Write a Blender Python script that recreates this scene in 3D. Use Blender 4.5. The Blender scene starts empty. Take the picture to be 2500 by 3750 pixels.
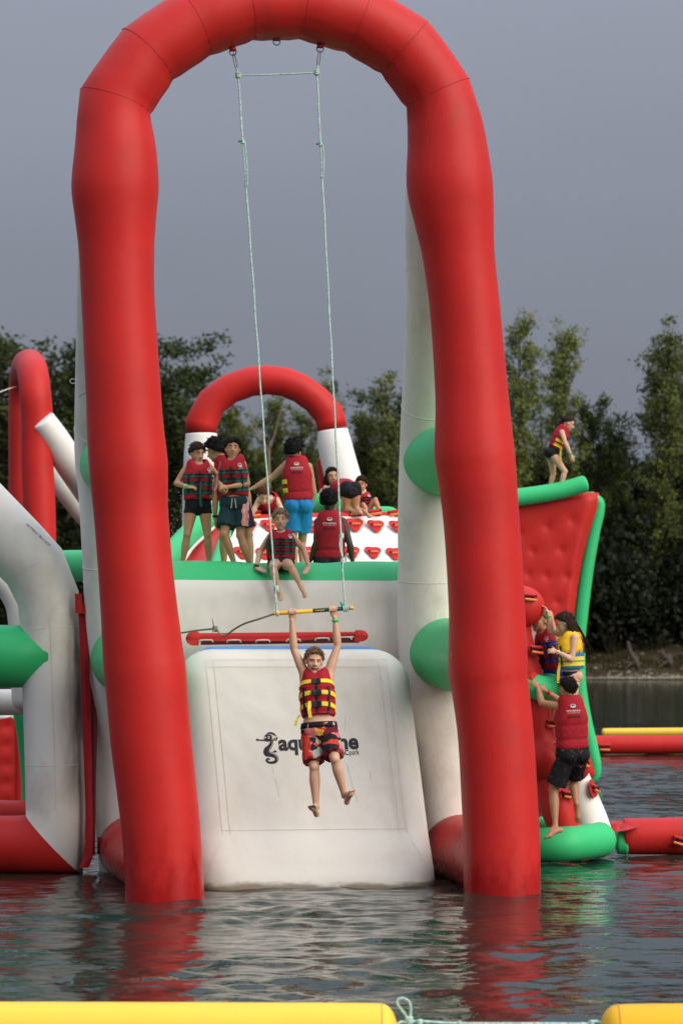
import bpy, math, random
import numpy as np
from mathutils import Vector, Matrix, noise as mnoise

# ------------------------------------------------------------------ camera, sky, sun, exposure
SC = bpy.context.scene
COL = SC.collection
F = 10000.0                      # focal length in photograph pixels (2500 x 3750)
CAMH = 2.25
TH = math.atan(505.0 / F)
cam_d = bpy.data.cameras.new('camera')
cam = bpy.data.objects.new('camera', cam_d); COL.objects.link(cam)
cam.location = (0, 0, CAMH); cam.rotation_euler = (math.pi / 2 + TH, 0, 0)
cam_d.sensor_fit = 'VERTICAL'; cam_d.sensor_height = 36.0
cam_d.lens = F / 3750 * 36.0
cam_d.clip_start = 0.5; cam_d.clip_end = 3000
cam_d.dof.use_dof = True; cam_d.dof.focus_distance = 25.4; cam_d.dof.aperture_fstop = 3.2
SC.camera = cam

SUN_DIR = Vector((0.68, -0.56, 0.56)).normalized()       # towards the sun
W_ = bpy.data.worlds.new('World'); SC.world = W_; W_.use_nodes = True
nt = W_.node_tree; nt.nodes.clear()
N = nt.nodes.new; L = nt.links.new
wo = N('ShaderNodeOutputWorld'); bg = N('ShaderNodeBackground'); L(bg.outputs[0], wo.inputs[0])
sky = N('ShaderNodeTexSky'); sky.sky_type = 'NISHITA'; sky.sun_disc = False
sky.sun_elevation = math.asin(SUN_DIR.z); sky.sun_rotation = math.atan2(SUN_DIR.x, SUN_DIR.y)
sky.dust_density = 3.0
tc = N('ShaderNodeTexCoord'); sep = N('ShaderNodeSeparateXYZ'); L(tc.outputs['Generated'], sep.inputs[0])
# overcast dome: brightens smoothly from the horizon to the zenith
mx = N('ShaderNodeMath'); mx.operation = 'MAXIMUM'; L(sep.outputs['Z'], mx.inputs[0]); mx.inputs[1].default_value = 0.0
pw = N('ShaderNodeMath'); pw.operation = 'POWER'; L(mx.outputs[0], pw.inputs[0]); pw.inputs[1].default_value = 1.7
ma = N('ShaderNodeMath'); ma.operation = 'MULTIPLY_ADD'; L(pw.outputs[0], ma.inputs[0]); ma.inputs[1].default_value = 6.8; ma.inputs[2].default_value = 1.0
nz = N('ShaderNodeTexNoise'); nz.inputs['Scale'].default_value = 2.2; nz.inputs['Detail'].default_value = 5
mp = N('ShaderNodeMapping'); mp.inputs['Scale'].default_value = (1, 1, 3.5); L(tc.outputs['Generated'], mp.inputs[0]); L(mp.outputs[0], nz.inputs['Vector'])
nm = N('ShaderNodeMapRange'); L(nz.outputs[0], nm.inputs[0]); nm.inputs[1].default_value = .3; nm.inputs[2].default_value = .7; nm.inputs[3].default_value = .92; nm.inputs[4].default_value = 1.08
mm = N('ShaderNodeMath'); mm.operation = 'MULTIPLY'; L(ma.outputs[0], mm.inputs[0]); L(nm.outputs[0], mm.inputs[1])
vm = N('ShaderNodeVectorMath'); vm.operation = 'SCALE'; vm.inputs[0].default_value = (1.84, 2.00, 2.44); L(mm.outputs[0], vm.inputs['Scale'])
hs = N('ShaderNodeHueSaturation'); hs.inputs['Saturation'].default_value = .35; L(sky.outputs[0], hs.inputs['Color'])
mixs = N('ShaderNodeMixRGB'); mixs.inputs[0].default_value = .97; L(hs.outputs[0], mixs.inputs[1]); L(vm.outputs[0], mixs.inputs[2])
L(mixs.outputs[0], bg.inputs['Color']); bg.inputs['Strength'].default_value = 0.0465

sd = bpy.data.lights.new('sun', 'SUN'); sun = bpy.data.objects.new('sun', sd); COL.objects.link(sun)
sd.energy = 1.5; sd.angle = math.radians(60); sd.color = (1.0, .92, .80)
sun.rotation_euler = (-SUN_DIR).to_track_quat('-Z', 'Y').to_euler(); sun.location = (30, -10, 30)

SC.view_settings.view_transform = 'Standard'; SC.view_settings.look = 'None'
SC.view_settings.exposure = 1.16; SC.view_settings.gamma = 1.0
SC.render.engine = 'CYCLES'; SC.cycles.use_denoising = True
SC.cycles.max_bounces = 8; SC.cycles.diffuse_bounces = 3; SC.cycles.glossy_bounces = 3

# ------------------------------------------------------------------ helpers
R = math.radians
_F = Vector((0, math.cos(TH), math.sin(TH))); _U = Vector((0, -math.sin(TH), math.cos(TH))); _C = Vector((0, 0, CAMH))
def ray(px, py): return _F + Vector(((px - 1250) / F, 0, 0)) + _U * ((1875 - py) / F)
def W(px, py, Y):
    "photograph pixel at world depth Y"
    d = ray(px, py); return _C + d * (Y / d.y)
def WZ(px, py, z):
    d = ray(px, py); return _C + d * ((z - CAMH) / d.z)
def on_plane(px, py, p0, n):
    d = ray(px, py); return _C + d * ((p0 - _C).dot(n) / d.dot(n))
def m_per_px(Y): return Y / F

MATS = {}
def mat(name, base, rough=.5, spec=.5, var=.08, nscale=4.0, bump=0.0, bscale=20.0, sss=0.0, coat=0.0, stain=None, rough_var=0.0, stain_lo=.52, stain_hi=.75, stain_scale=1.3, zsq=1.0):
    if name in MATS: return MATS[name]
    m = bpy.data.materials.new(name); m.use_nodes = True; MATS[name] = m
    t = m.node_tree; b = t.nodes['Principled BSDF']
    tcn = t.nodes.new('ShaderNodeTexCoord')
    no = t.nodes.new('ShaderNodeTexNoise'); no.inputs['Scale'].default_value = nscale; no.inputs['Detail'].default_value = 6; no.inputs['Roughness'].default_value = .6
    mpn = t.nodes.new('ShaderNodeMapping'); mpn.inputs['Scale'].default_value = (1, 1, zsq)
    t.links.new(tcn.outputs['Object'], mpn.inputs[0]); t.links.new(mpn.outputs[0], no.inputs['Vector'])
    mr = t.nodes.new('ShaderNodeMapRange'); mr.inputs[1].default_value = .25; mr.inputs[2].default_value = .75
    mr.inputs[3].default_value = 1 - var; mr.inputs[4].default_value = 1 + var; t.links.new(no.outputs[0], mr.inputs[0])
    sc_ = t.nodes.new('ShaderNodeVectorMath'); sc_.operation = 'SCALE'; sc_.inputs[0].default_value = base[:3]
    t.links.new(mr.outputs[0], sc_.inputs['Scale'])
    out = sc_.outputs[0]
    if stain:
        n2 = t.nodes.new('ShaderNodeTexNoise'); n2.inputs['Scale'].default_value = stain_scale; n2.inputs['Detail'].default_value = 8; n2.inputs['Roughness'].default_value = .68
        m2 = t.nodes.new('ShaderNodeMapping'); m2.inputs['Location'].default_value = (3.1, 7.7, 1.3); m2.inputs['Scale'].default_value = (1, 1, .6)
        t.links.new(tcn.outputs['Object'], m2.inputs[0]); t.links.new(m2.outputs[0], n2.inputs['Vector'])
        r2 = t.nodes.new('ShaderNodeMapRange'); r2.inputs[1].default_value = stain_lo; r2.inputs[2].default_value = stain_hi; r2.inputs[4].default_value = stain[3]
        t.links.new(n2.outputs[0], r2.inputs[0])
        mi = t.nodes.new('ShaderNodeMixRGB'); mi.inputs[2].default_value = (*stain[:3], 1)
        t.links.new(r2.outputs[0], mi.inputs[0]); t.links.new(out, mi.inputs[1]); out = mi.outputs[0]
    t.links.new(out, b.inputs['Base Color'])
    b.inputs['Roughness'].default_value = rough
    if rough_var:
        r3 = t.nodes.new('ShaderNodeMapRange'); r3.inputs[1].default_value = .3; r3.inputs[2].default_value = .7
        r3.inputs[3].default_value = rough - rough_var; r3.inputs[4].default_value = rough + rough_var
        t.links.new(no.outputs[0], r3.inputs[0]); t.links.new(r3.outputs[0], b.inputs['Roughness'])
    b.inputs['Specular IOR Level'].default_value = spec
    if sss: 
        b.inputs['Subsurface Weight'].default_value = sss; b.inputs['Subsurface Radius'].default_value = (.02, .008, .005); b.inputs['Subsurface Scale'].default_value = .5
    if bump:
        nb = t.nodes.new('ShaderNodeTexNoise'); nb.inputs['Scale'].default_value = bscale; nb.inputs['Detail'].default_value = 4
        t.links.new(tcn.outputs['Object'], nb.inputs['Vector'])
        bu = t.nodes.new('ShaderNodeBump'); bu.inputs['Strength'].default_value = 1.0; bu.inputs['Distance'].default_value = bump
        t.links.new(nb.outputs[0], bu.inputs['Height']); t.links.new(bu.outputs[0], b.inputs['Normal'])
    return m

PVC = dict(rough=.45, spec=.21, bump=.005, bscale=3.0, rough_var=.08)
RED = mat('red_pvc', (.51, .022, .018), var=.12, nscale=1.5, stain=(.40, .028, .026, .55), stain_lo=.55, stain_hi=.66, stain_scale=2.6, **PVC)
DRED = mat('dark_red_webbing', (.33, .012, .016), rough=.6, spec=.2, var=.12, nscale=8, bump=.003, bscale=30)
GREEN = mat('green_pvc', (.042, .50, .175), var=.07, nscale=1.5, stain=(.10, .36, .13, .4), **PVC)
WHITE = mat('white_pvc', (.82, .79, .735), var=.04, nscale=1.2, stain=(.50, .42, .30, .55), stain_lo=.5, stain_hi=.85, **PVC)
WHITE2 = mat('weathered_white_pvc', (.77, .735, .665), var=.05, nscale=1.2, stain=(.36, .29, .19, .6), stain_lo=.50, stain_hi=.8, stain_scale=1.8, **PVC)
SLIDEW = mat('white_slide_pvc', (.78, .755, .685), rough=.5, spec=.2, var=.03, nscale=.9, stain=(.54, .46, .33, .6), stain_lo=.48, stain_hi=.82, stain_scale=1.0, bump=.012, bscale=2.6)
YELLOW = mat('yellow_pvc', (.80, .55, .06), var=.06, nscale=1.5, stain=(.62, .45, .10, .4), **PVC)
YELLOW2 = mat('orange_yellow_pvc', (.78, .42, .015), var=.06, nscale=1.5, stain=(.6, .36, .05, .35), **PVC)
BLUE = mat('blue_pvc', (.10, .27, .62), rough=.45, var=.08)
ORANGE = mat('orange_grip', (.75, .15, .02), rough=.45, var=.1)
BLACK = mat('black_webbing', (.012, .012, .014), rough=.6, spec=.3, var=.2)
INK = mat('black_print', (.010, .010, .012), rough=.5, spec=.3, var=.2, nscale=25)
STEEL = mat('steel', (.16, .16, .16), rough=.35, var=.1); STEEL.node_tree.nodes['Principled BSDF'].inputs['Metallic'].default_value = .8
ROPE = mat('teal_white_rope', (.46, .66, .58), rough=.8, spec=.1, var=.45, nscale=45, bump=.006, bscale=80)
ROPEG = mat('grey_cord', (.30, .28, .25), rough=.85, spec=.1, var=.35, nscale=60, bump=.004, bscale=90)
ROPEW = mat('white_lace', (.62, .58, .50), rough=.85, spec=.1, var=.25, nscale=40)
TEAL = mat('teal_twine', (.03, .30, .24), rough=.8, spec=.1, var=.3, nscale=30)
SEAMR = mat('red_seam_tape', (.40, .016, .02), rough=.5, spec=.3, var=.1)
SEAMW = mat('white_seam_tape', (.70, .67, .60), rough=.55, spec=.25, var=.12, nscale=6)
SEAMG = mat('green_seam_tape', (.03, .34, .12), rough=.5, spec=.3, var=.1)
GRIME = mat('grime', (.05, .04, .025), rough=.8, spec=.1, var=.4, nscale=9)

class MB:
    def __init__(s): s.v = []; s.f = []; s.m = []; s.n = 0
    def add(s, v, f, mi=0):
        s.v.extend([tuple(p) for p in v]); s.f.extend([tuple(i + s.n for i in q) for q in f]); s.m.extend([mi] * len(f)); s.n += len(v); return s
    def mesh(s, name, mats, smooth=True):
        me = bpy.data.meshes.new(name); me.from_pydata(s.v, [], s.f)
        for m in (mats if isinstance(mats, (list, tuple)) else [mats]): me.materials.append(m)
        if any(s.m): me.polygons.foreach_set('material_index', s.m)
        if smooth: me.polygons.foreach_set('use_smooth', [True] * len(s.f))
        me.update(); return me
    def build(s, name, mats, parent=None, smooth=True): return link(name, s.mesh(name, mats, smooth), parent)

def link(name, data, parent=None):
    o = bpy.data.objects.new(name, data); COL.objects.link(o)
    if parent is not None:
        o.parent = parent
        if parent.type == 'EMPTY': o.matrix_parent_inverse = Matrix.Translation(-parent.location)
    return o
def tag(o, label, cat=None, group=None, kind=None):
    if label: o['label'] = label
    if cat: o['category'] = cat
    if group: o['group'] = group
    if kind: o['kind'] = kind
    return o
def thing(name, loc, label, cat, group=None):
    e = bpy.data.objects.new(name, None); COL.objects.link(e); e.location = loc; e.empty_display_size = .2
    return tag(e, label, cat, group)

def catmull(P, per=6, closed=False):
    P = np.asarray(P, float); k = len(P); out = []
    for i in range(k - 1):
        p0 = P[i - 1] if i > 0 else 2 * P[0] - P[1]; p1 = P[i]; p2 = P[i + 1]; p3 = P[i + 2] if i + 2 < k else 2 * P[-1] - P[-2]
        for j in range(per):
            t = j / per
            out.append(.5 * ((2 * p1) + (-p0 + p2) * t + (2 * p0 - 5 * p1 + 4 * p2 - p3) * t * t + (-p0 + 3 * p1 - 3 * p2 + p3) * t ** 3))
    out.append(P[-1]); return np.array(out)

def sweep(mb, pts, rad, n=24, cap0=1.0, cap1=1.0, closed=False, mis=None, miter=True, flat=None):
    """tube along pts; cap = roundness of the end (0 flat, None open); mis = material index per segment; flat=(dir, k) squashes along dir"""
    P = [Vector(p) for p in pts]; k = len(P); rad = list(rad) if hasattr(rad, '__len__') else [rad] * k
    D = [(P[i + 1] - P[i]).normalized() for i in range(k - 1)]
    if closed: D.append((P[0] - P[-1]).normalized())
    T = []
    for i in range(k):
        if closed: t = D[i - 1] + D[i]
        elif i == 0: t = D[0]
        elif i == k - 1: t = D[-1]
        else: t = D[i - 1] + D[i]
        T.append(t.normalized())
    a = Vector((0, 0, 1)) if abs(T[0].z) < .8 else Vector((0, 1, 0))
    u = (a - T[0] * a.dot(T[0])).normalized(); rings = []
    cs = [(math.cos(2 * math.pi * j / n), math.sin(2 * math.pi * j / n)) for j in range(n)]
    def ring(c, u, w, r, bend=None, st=1.0):
        o = []
        for x, y in cs:
            d = (u * x + w * y) * r
            if bend is not None: d = d + bend * (d.dot(bend) * (st - 1))
            if flat: d = d - flat[0] * (d.dot(flat[0]) * (1 - flat[1]))
            o.append(c + d)
        return o
    us = []
    for i in range(k):
        if i > 0:
            q = T[i - 1].rotation_difference(T[i]); u = q @ u
        u = (u - T[i] * u.dot(T[i])).normalized(); us.append(u.copy())
    V = []; mi_r = []
    def capr(i, sgn, cap):
        c, t, u = P[i], T[i], us[i]; w = t.cross(u); o = []
        for q in (.25, .5, .72, .88, .97):
            o.append(ring(c + t * (sgn * cap * rad[i] * q), u, w, rad[i] * math.sqrt(max(0, 1 - q * q))))
        return o
    if not closed and cap0: 
        for r_ in reversed(capr(0, -1, cap0)): V.append(r_)
    off = len(V)
    for i in range(k):
        bend = None; st = 1.0
        if miter and (closed or 0 < i < k - 1):
            d0, d1 = D[i - 1], D[i]; b = d1 - d0
            if b.length > 1e-4:
                ca = math.sqrt(max(.25, (1 + max(-1, min(1, d0.dot(d1)))) / 2)); bend = b.normalized(); st = 1 / ca
        V.append(ring(P[i], us[i], T[i].cross(us[i]), rad[i], bend, st))
    if not closed and cap1: V.extend(capr(k - 1, 1, cap1))
    verts = [p for r_ in V for p in r_]; nr = len(V); faces = []; base = mb.n
    def seg_mi(i):
        if mis is None: return 0
        return mis[max(0, min(len(mis) - 1, i - off))]
    mb.v.extend([tuple(p) for p in verts])
    lim = nr if closed else nr - 1
    for i in range(lim):
        i2 = (i + 1) % nr
        for j in range(n):
            j2 = (j + 1) % n
            mb.f.append((base + i * n + j, base + i * n + j2, base + i2 * n + j2, base + i2 * n + j)); mb.m.append(seg_mi(i))
    if not closed:
        if cap0 is not None: mb.f.append(tuple(base + j for j in reversed(range(n)))); mb.m.append(seg_mi(0))
        if cap1 is not None: mb.f.append(tuple(base + (nr - 1) * n + j for j in range(n))); mb.m.append(seg_mi(nr))
    mb.n += len(verts); return mb

def box(mb, c, ax, mi=0):
    "c centre, ax three half-axis vectors"
    c = Vector(c); ax = [Vector(a) for a in ax]; v = []
    for s in ((-1, -1, -1), (1, -1, -1), (1, 1, -1), (-1, 1, -1), (-1, -1, 1), (1, -1, 1), (1, 1, 1), (-1, 1, 1)):
        v.append(c + ax[0] * s[0] + ax[1] * s[1] + ax[2] * s[2])
    return mb.add(v, [(0, 3, 2, 1), (4, 5, 6, 7), (0, 1, 5, 4), (1, 2, 6, 5), (2, 3, 7, 6), (3, 0, 4, 7)], mi)

def ellipsoid(mb, c, ax, nu=14, nv=9, mi=0):
    c = Vector(c); ax = [Vector(a) for a in ax]; v = [c - ax[2]]; f = []
    for i in range(1, nv):
        th = math.pi * i / nv
        for j in range(nu):
            ph = 2 * math.pi * j / nu
            v.append(c + ax[0] * (math.sin(th) * math.cos(ph)) + ax[1] * (math.sin(th) * math.sin(ph)) - ax[2] * math.cos(th))
    v.append(c + ax[2]); top = len(v) - 1
    for j in range(nu):
        j2 = (j + 1) % nu; f.append((0, 1 + j2, 1 + j)); f.append((top, top - nu + j, top - nu + j2))
        for i in range(nv - 2): f.append((1 + i * nu + j, 1 + i * nu + j2, 1 + (i + 1) * nu + j2, 1 + (i + 1) * nu + j))
    return mb.add(v, f, mi)

def ring_seam(parent, c, t, r, m, tube=.006, name='seam', n=36):
    "thin welded seam round a tube"
    t = Vector(t).normalized(); a = Vector((0, 0, 1)) if abs(t.z) < .8 else Vector((1, 0, 0)); u = (a - t * a.dot(t)).normalized(); w = t.cross(u)
    mb = MB(); sweep(mb, [Vector(c) + (u * math.cos(2 * math.pi * j / n) + w * math.sin(2 * math.pi * j / n)) * r for j in range(n)], tube, n=6, closed=True)
    return mb.build(name, m, parent)

def rope(name, parent, pts, r, m, n=7, per=6, smooth_path=True):
    mb = MB(); P = catmull(pts, per) if smooth_path and len(pts) > 2 else pts
    sweep(mb, P, r, n=n, cap0=.5, cap1=.5); return mb.build(name, m, parent)
def knot(mb, c, r, seed=0, tube=.012, turns=3):
    rng = random.Random(seed); pts = []
    for i in range(turns * 8 + 1):
        a = 2 * math.pi * i / 8; pts.append(Vector(c) + Vector((math.cos(a) * r, math.sin(a) * r * .9, (i / (turns * 8) - .5) * r * 2.4 + rng.uniform(-.2, .2) * r)))
    sweep(mb, pts, tube, n=6, cap0=.5, cap1=.5); return mb

_tcache = {}
def text2d(s, size, bold=0.0):
    key = (s, size, bold)
    if key in _tcache: return _tcache[key]
    cu = bpy.data.curves.new('text', 'FONT'); cu.body = s; cu.size = size; cu.offset = bold; cu.align_x = 'LEFT'; cu.resolution_u = 4; cu.fill_mode = 'FRONT'
    o = bpy.data.objects.new('text', cu); COL.objects.link(o)
    dg = bpy.context.evaluated_depsgraph_get(); me = bpy.data.meshes.new_from_object(o.evaluated_get(dg))
    v = [(p.co.x, p.co.y) for p in me.vertices]; f = [tuple(p.vertices) for p in me.polygons]
    bpy.data.objects.remove(o); bpy.data.curves.remove(cu); bpy.data.meshes.remove(me)
    x0 = min(p[0] for p in v); x1 = max(p[0] for p in v)
    _tcache[key] = ([(p[0] - x0, p[1]) for p in v], f, x1 - x0); return _tcache[key]

def remesh(mb, voxel, smooth=4, name='body', mats=None):
    me = mb.mesh(name + '_src', mats, True); o = bpy.data.objects.new(name + '_src', me); COL.objects.link(o)
    md = o.modifiers.new('r', 'REMESH'); md.mode = 'VOXEL'; md.voxel_size = voxel; md.use_smooth_shade = True
    if smooth:
        ms = o.modifiers.new('s', 'SMOOTH'); ms.factor = .5; ms.iterations = smooth
    dg = bpy.context.evaluated_depsgraph_get(); out = bpy.data.meshes.new_from_object(o.evaluated_get(dg))
    bpy.data.objects.remove(o); bpy.data.meshes.remove(me); out.name = name
    if not len(out.materials):
        for m in (mats if isinstance(mats, (list, tuple)) else [mats]): out.materials.append(m)
    return out

def z_band(src, name, z0, z1, col, amount, scale=(6, 6, 3), rough=None):
    "copy of a material with a blotchy dirty or wet band near the waterline"
    m = src.copy(); m.name = name; t = m.node_tree; b = t.nodes['Principled BSDF']; s0 = b.inputs['Base Color'].links[0].from_socket
    tcn = t.nodes.new('ShaderNodeTexCoord'); sp = t.nodes.new('ShaderNodeSeparateXYZ'); t.links.new(tcn.outputs['Object'], sp.inputs[0])
    mp_ = t.nodes.new('ShaderNodeMapping'); mp_.inputs['Scale'].default_value = scale; t.links.new(tcn.outputs['Object'], mp_.inputs[0]); n_ = t.nodes.new('ShaderNodeTexNoise'); n_.inputs['Scale'].default_value = 1.0; n_.inputs['Detail'].default_value = 7; n_.inputs['Roughness'].default_value = .65; t.links.new(mp_.outputs[0], n_.inputs['Vector'])
    ad = t.nodes.new('ShaderNodeMath'); ad.operation = 'MULTIPLY_ADD'; ad.inputs[1].default_value = -(z1 - z0) * 1.6; t.links.new(n_.outputs[0], ad.inputs[0]); t.links.new(sp.outputs['Z'], ad.inputs[2])
    r = t.nodes.new('ShaderNodeMapRange'); r.interpolation_type = 'SMOOTHSTEP'; r.inputs[1].default_value = z0 - (z1 - z0) * .8; r.inputs[2].default_value = z1 - (z1 - z0) * .8 - (z1 - z0) * .35; r.inputs[3].default_value = amount; r.inputs[4].default_value = 0; t.links.new(ad.outputs[0], r.inputs[0])
    mi = t.nodes.new('ShaderNodeMixRGB'); mi.inputs[2].default_value = (*col, 1); t.links.new(r.outputs[0], mi.inputs[0]); t.links.new(s0, mi.inputs[1]); t.links.new(mi.outputs[0], b.inputs['Base Color'])
    if rough is not None:
        mr = t.nodes.new('ShaderNodeMapRange'); mr.inputs[3].default_value = .45; mr.inputs[4].default_value = rough; mr.inputs[2].default_value = amount; t.links.new(r.outputs[0], mr.inputs[0]); t.links.new(mr.outputs[0], b.inputs['Roughness'])
    return m
REDWET = z_band(RED, 'red_pvc_wet_foot', .0, .85, (.27, .006, .008), .75, (5, 5, 2.2), .22)
SLIDEW2 = z_band(SLIDEW, 'white_slide_pvc_waterline', .0, .10, (.17, .12, .06), .8, (3, 3, 8))
# ------------------------------------------------------------------ setting: water, bank, wood
def build_water():
    rng = np.random.default_rng(5)
    def axis(core0, core1, step, lo, hi, g=1.22):
        a = list(np.arange(core0, core1, step)); s = step; x = core0
        left = []
        while x > lo: s *= g; x -= s; left.append(max(x, lo))
        s = step; x = a[-1]; right = []
        while x < hi: s *= g; x += s; right.append(min(x, hi))
        return np.array(left[::-1] + a + right)
    X = axis(-11, 12, .06, -420, 420); Y = axis(13.5, 46, .045, -60, 232, 1.012)
    gx, gy = np.meshgrid(X, Y); z = np.zeros_like(gx); stp = np.gradient(Y)[:, None]
    env = np.zeros_like(gx)
    for _ in range(7):
        k = rng.uniform(.5, 1.7); an = rng.uniform(0, 2 * np.pi); env += np.sin(gx * k * np.cos(an) + gy * k * np.sin(an) + rng.uniform(0, 6.28))
    env = .85 + .22 * env / 1.8
    for i in range(64):
        lam = .16 * (1.45 / .16) ** (i / 63.0) * rng.uniform(.9, 1.1); k = 2 * np.pi / lam
        an = rng.normal(np.pi / 2, .55) + (.25 if i % 3 else -.5); amp = .00125 * (lam / .35) ** .72 * rng.uniform(.6, 1.4)
        z += amp * np.clip(lam / (2.5 * stp) - .6, 0, 1) * np.sin(gx * k * np.cos(an) + gy * k * np.sin(an) + rng.uniform(0, 6.28))
    # small splash rings in front of the left leg
    rr = np.hypot((gx + 1.9) / 1.6, gy - 19.2); z += .012 * np.exp(-(rr / 1.1) ** 2) * np.sin(rr * 17)
    fx = np.clip((12.5 - gx) / 1.0, 0, 1) * np.clip((gx + 11.5) / 1.0, 0, 1); fy = np.clip((gy - 13.5) / 1.0, 0, 1) * np.clip((150 - gy) / 100.0, 0, 1)
    z *= env * fx * fy
    ny, nx = gx.shape; me = bpy.data.meshes.new('lake_water')
    V = np.stack([gx, gy, z], -1).reshape(-1, 3); idx = np.arange(nx * ny).reshape(ny, nx)
    Q = np.stack([idx[:-1, :-1], idx[:-1, 1:], idx[1:, 1:], idx[1:, :-1]], -1).reshape(-1, 4)
    me.vertices.add(len(V)); me.vertices.foreach_set('co', V.ravel()); me.loops.add(Q.size); me.loops.foreach_set('vertex_index', Q.ravel())
    me.polygons.add(len(Q)); me.polygons.foreach_set('loop_start', np.arange(0, Q.size, 4)); me.polygons.foreach_set('use_smooth', np.ones(len(Q), bool)); me.update(); me.validate()
    m = bpy.data.materials.new('lake_water'); m.use_nodes = True; t = m.node_tree; b = t.nodes['Principled BSDF']
    b.inputs['Base Color'].default_value = (.009, .022, .017, 1); b.inputs['Roughness'].default_value = .045; b.inputs['IOR'].default_value = 1.333
    tcn = t.nodes.new('ShaderNodeTexCoord'); mpn = t.nodes.new('ShaderNodeMapping'); mpn.inputs['Scale'].default_value = (.55, 1.0, 1)
    t.links.new(tcn.outputs['Object'], mpn.inputs[0])
    n1 = t.nodes.new('ShaderNodeTexNoise'); n1.inputs['Scale'].default_value = 8.5; n1.inputs['Detail'].default_value = 3; n1.inputs['Distortion'].default_value = .4
    n2 = t.nodes.new('ShaderNodeTexNoise'); n2.inputs['Scale'].default_value = 1.1; n2.inputs['Detail'].default_value = 3
    t.links.new(mpn.outputs[0], n1.inputs['Vector']); t.links.new(mpn.outputs[0], n2.inputs['Vector'])
    b1 = t.nodes.new('ShaderNodeBump'); b1.inputs['Strength'].default_value = 1.0; b1.inputs['Distance'].default_value = .011
    b2 = t.nodes.new('ShaderNodeBump'); b2.inputs['Strength'].default_value = 1.0; b2.inputs['Distance'].default_value = .020
    t.links.new(n1.outputs[0], b1.inputs['Height']); t.links.new(n2.outputs[0], b2.inputs['Height']); t.links.new(b2.outputs[0], b1.inputs['Normal'])
    t.links.new(b1.outputs[0], b.inputs['Normal'])
    me.materials.append(m)
    tag(link('lake_water', me), 'dark green rippled lake water', None, None, 'structure')
build_water()

SHORE = 207.0
def bank_z(x, y):
    e = SHORE + 1.2 * math.sin(x * .13) + .6 * math.sin(x * .41 + 1)
    d = y - e
    if d < 0: return -.15 + d * .12
    z = .10 + .035 * min(d, 4) * 1.2 + .36 * max(0, min(d - 1.6, 6.5))
    z += .22 * mnoise.noise(Vector((x * .35, y * .5, 0))) * min(1, d / 2)
    return z + .012 * max(0, d - 12)
def build_bank():
    xs = [-420, -200, -100, -60] + list(np.arange(-45, 45.1, .6)) + [60, 100, 200, 420]
    ys = list(np.arange(SHORE - 4, SHORE + 14, .5)) + [SHORE + k for k in (18, 24, 34, 50, 80, 140, 300, 700)]
    mb = MB(); v = [(x, y, bank_z(x, y)) for y in ys for x in xs]; nx = len(xs)
    f = [(j * nx + i, j * nx + i + 1, (j + 1) * nx + i + 1, (j + 1) * nx + i) for j in range(len(ys) - 1) for i in range(nx - 1)]
    mb.add(v, f)
    m = mat('bank_soil', (.060, .042, .026), rough=.95, spec=.05, var=.5, nscale=.9, stain=(.028, .028, .011, .85), stain_lo=.42, stain_hi=.6, stain_scale=.8, bump=.08, bscale=2.5)
    tag(mb.build('lake_bank', m), 'earth bank rising from the far waterline', None, None, 'structure')
    rng = random.Random(3); mb = MB()
    def rock(c, s):
        v = []; 
        for d in ((1, 0, 0), (-1, 0, 0), (0, 1, 0), (0, -1, 0), (0, 0, 1), (0, 0, -1)):
            k = rng.uniform(.6, 1.2) * s; v.append((c[0] + d[0] * k, c[1] + d[1] * k, c[2] + d[2] * k * .6))
        mb.add(v, [(0, 2, 4), (2, 1, 4), (1, 3, 4), (3, 0, 4), (2, 0, 5), (1, 2, 5), (3, 1, 5), (0, 3, 5)])
    for i in range(6500):
        x = rng.uniform(-40, 42); e = SHORE + 1.2 * math.sin(x * .13) + .6 * math.sin(x * .41 + 1)
        y = e + abs(rng.gauss(.5, 1.0)) if rng.random() < .8 else e + rng.uniform(0, 9)
        rock((x, y, bank_z(x, y) - .02), rng.uniform(.05, .20) * (1.5 if rng.random() < .06 else 1))
    tag(mb.build('pebbles', mat('pale_pebbles', (.23, .20, .15), rough=.9, spec=.1, var=.4, nscale=1.5), smooth=False), 'pale pebbles strewn along the far waterline', None, None, 'stuff')
    mb = MB(); 
    for i in range(9000):
        x = rng.uniform(-40, 42); y = SHORE + rng.uniform(2.2, 11); y += rng.gauss(0, .6); c = Vector((x, y, bank_z(x, y)))
        if mnoise.noise(Vector((x * .3, y * .6, 5))) < -.05: continue
        h = rng.uniform(.2, .75); a = rng.uniform(0, 6.28); w = Vector((math.cos(a), math.sin(a), 0)) * rng.uniform(.04, .09); l = Vector((rng.gauss(0, .2), rng.gauss(0, .2), 0)) * h
        mb.add([c - w, c + w, c + w * .6 + l * .6 + Vector((0, 0, h * .7)), c + l + Vector((0, 0, h))], [(0, 1, 2, 3)])
    tag(mb.build('bank_grass', mat('dry_grass', (.050, .042, .017), rough=.9, spec=.05, var=.5, nscale=.6, stain=(.020, .032, .009, .9), stain_lo=.4, stain_hi=.6, stain_scale=.5), smooth=False), 'dry grass and weeds on the far bank', None, None, 'stuff')
build_bank()

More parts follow.
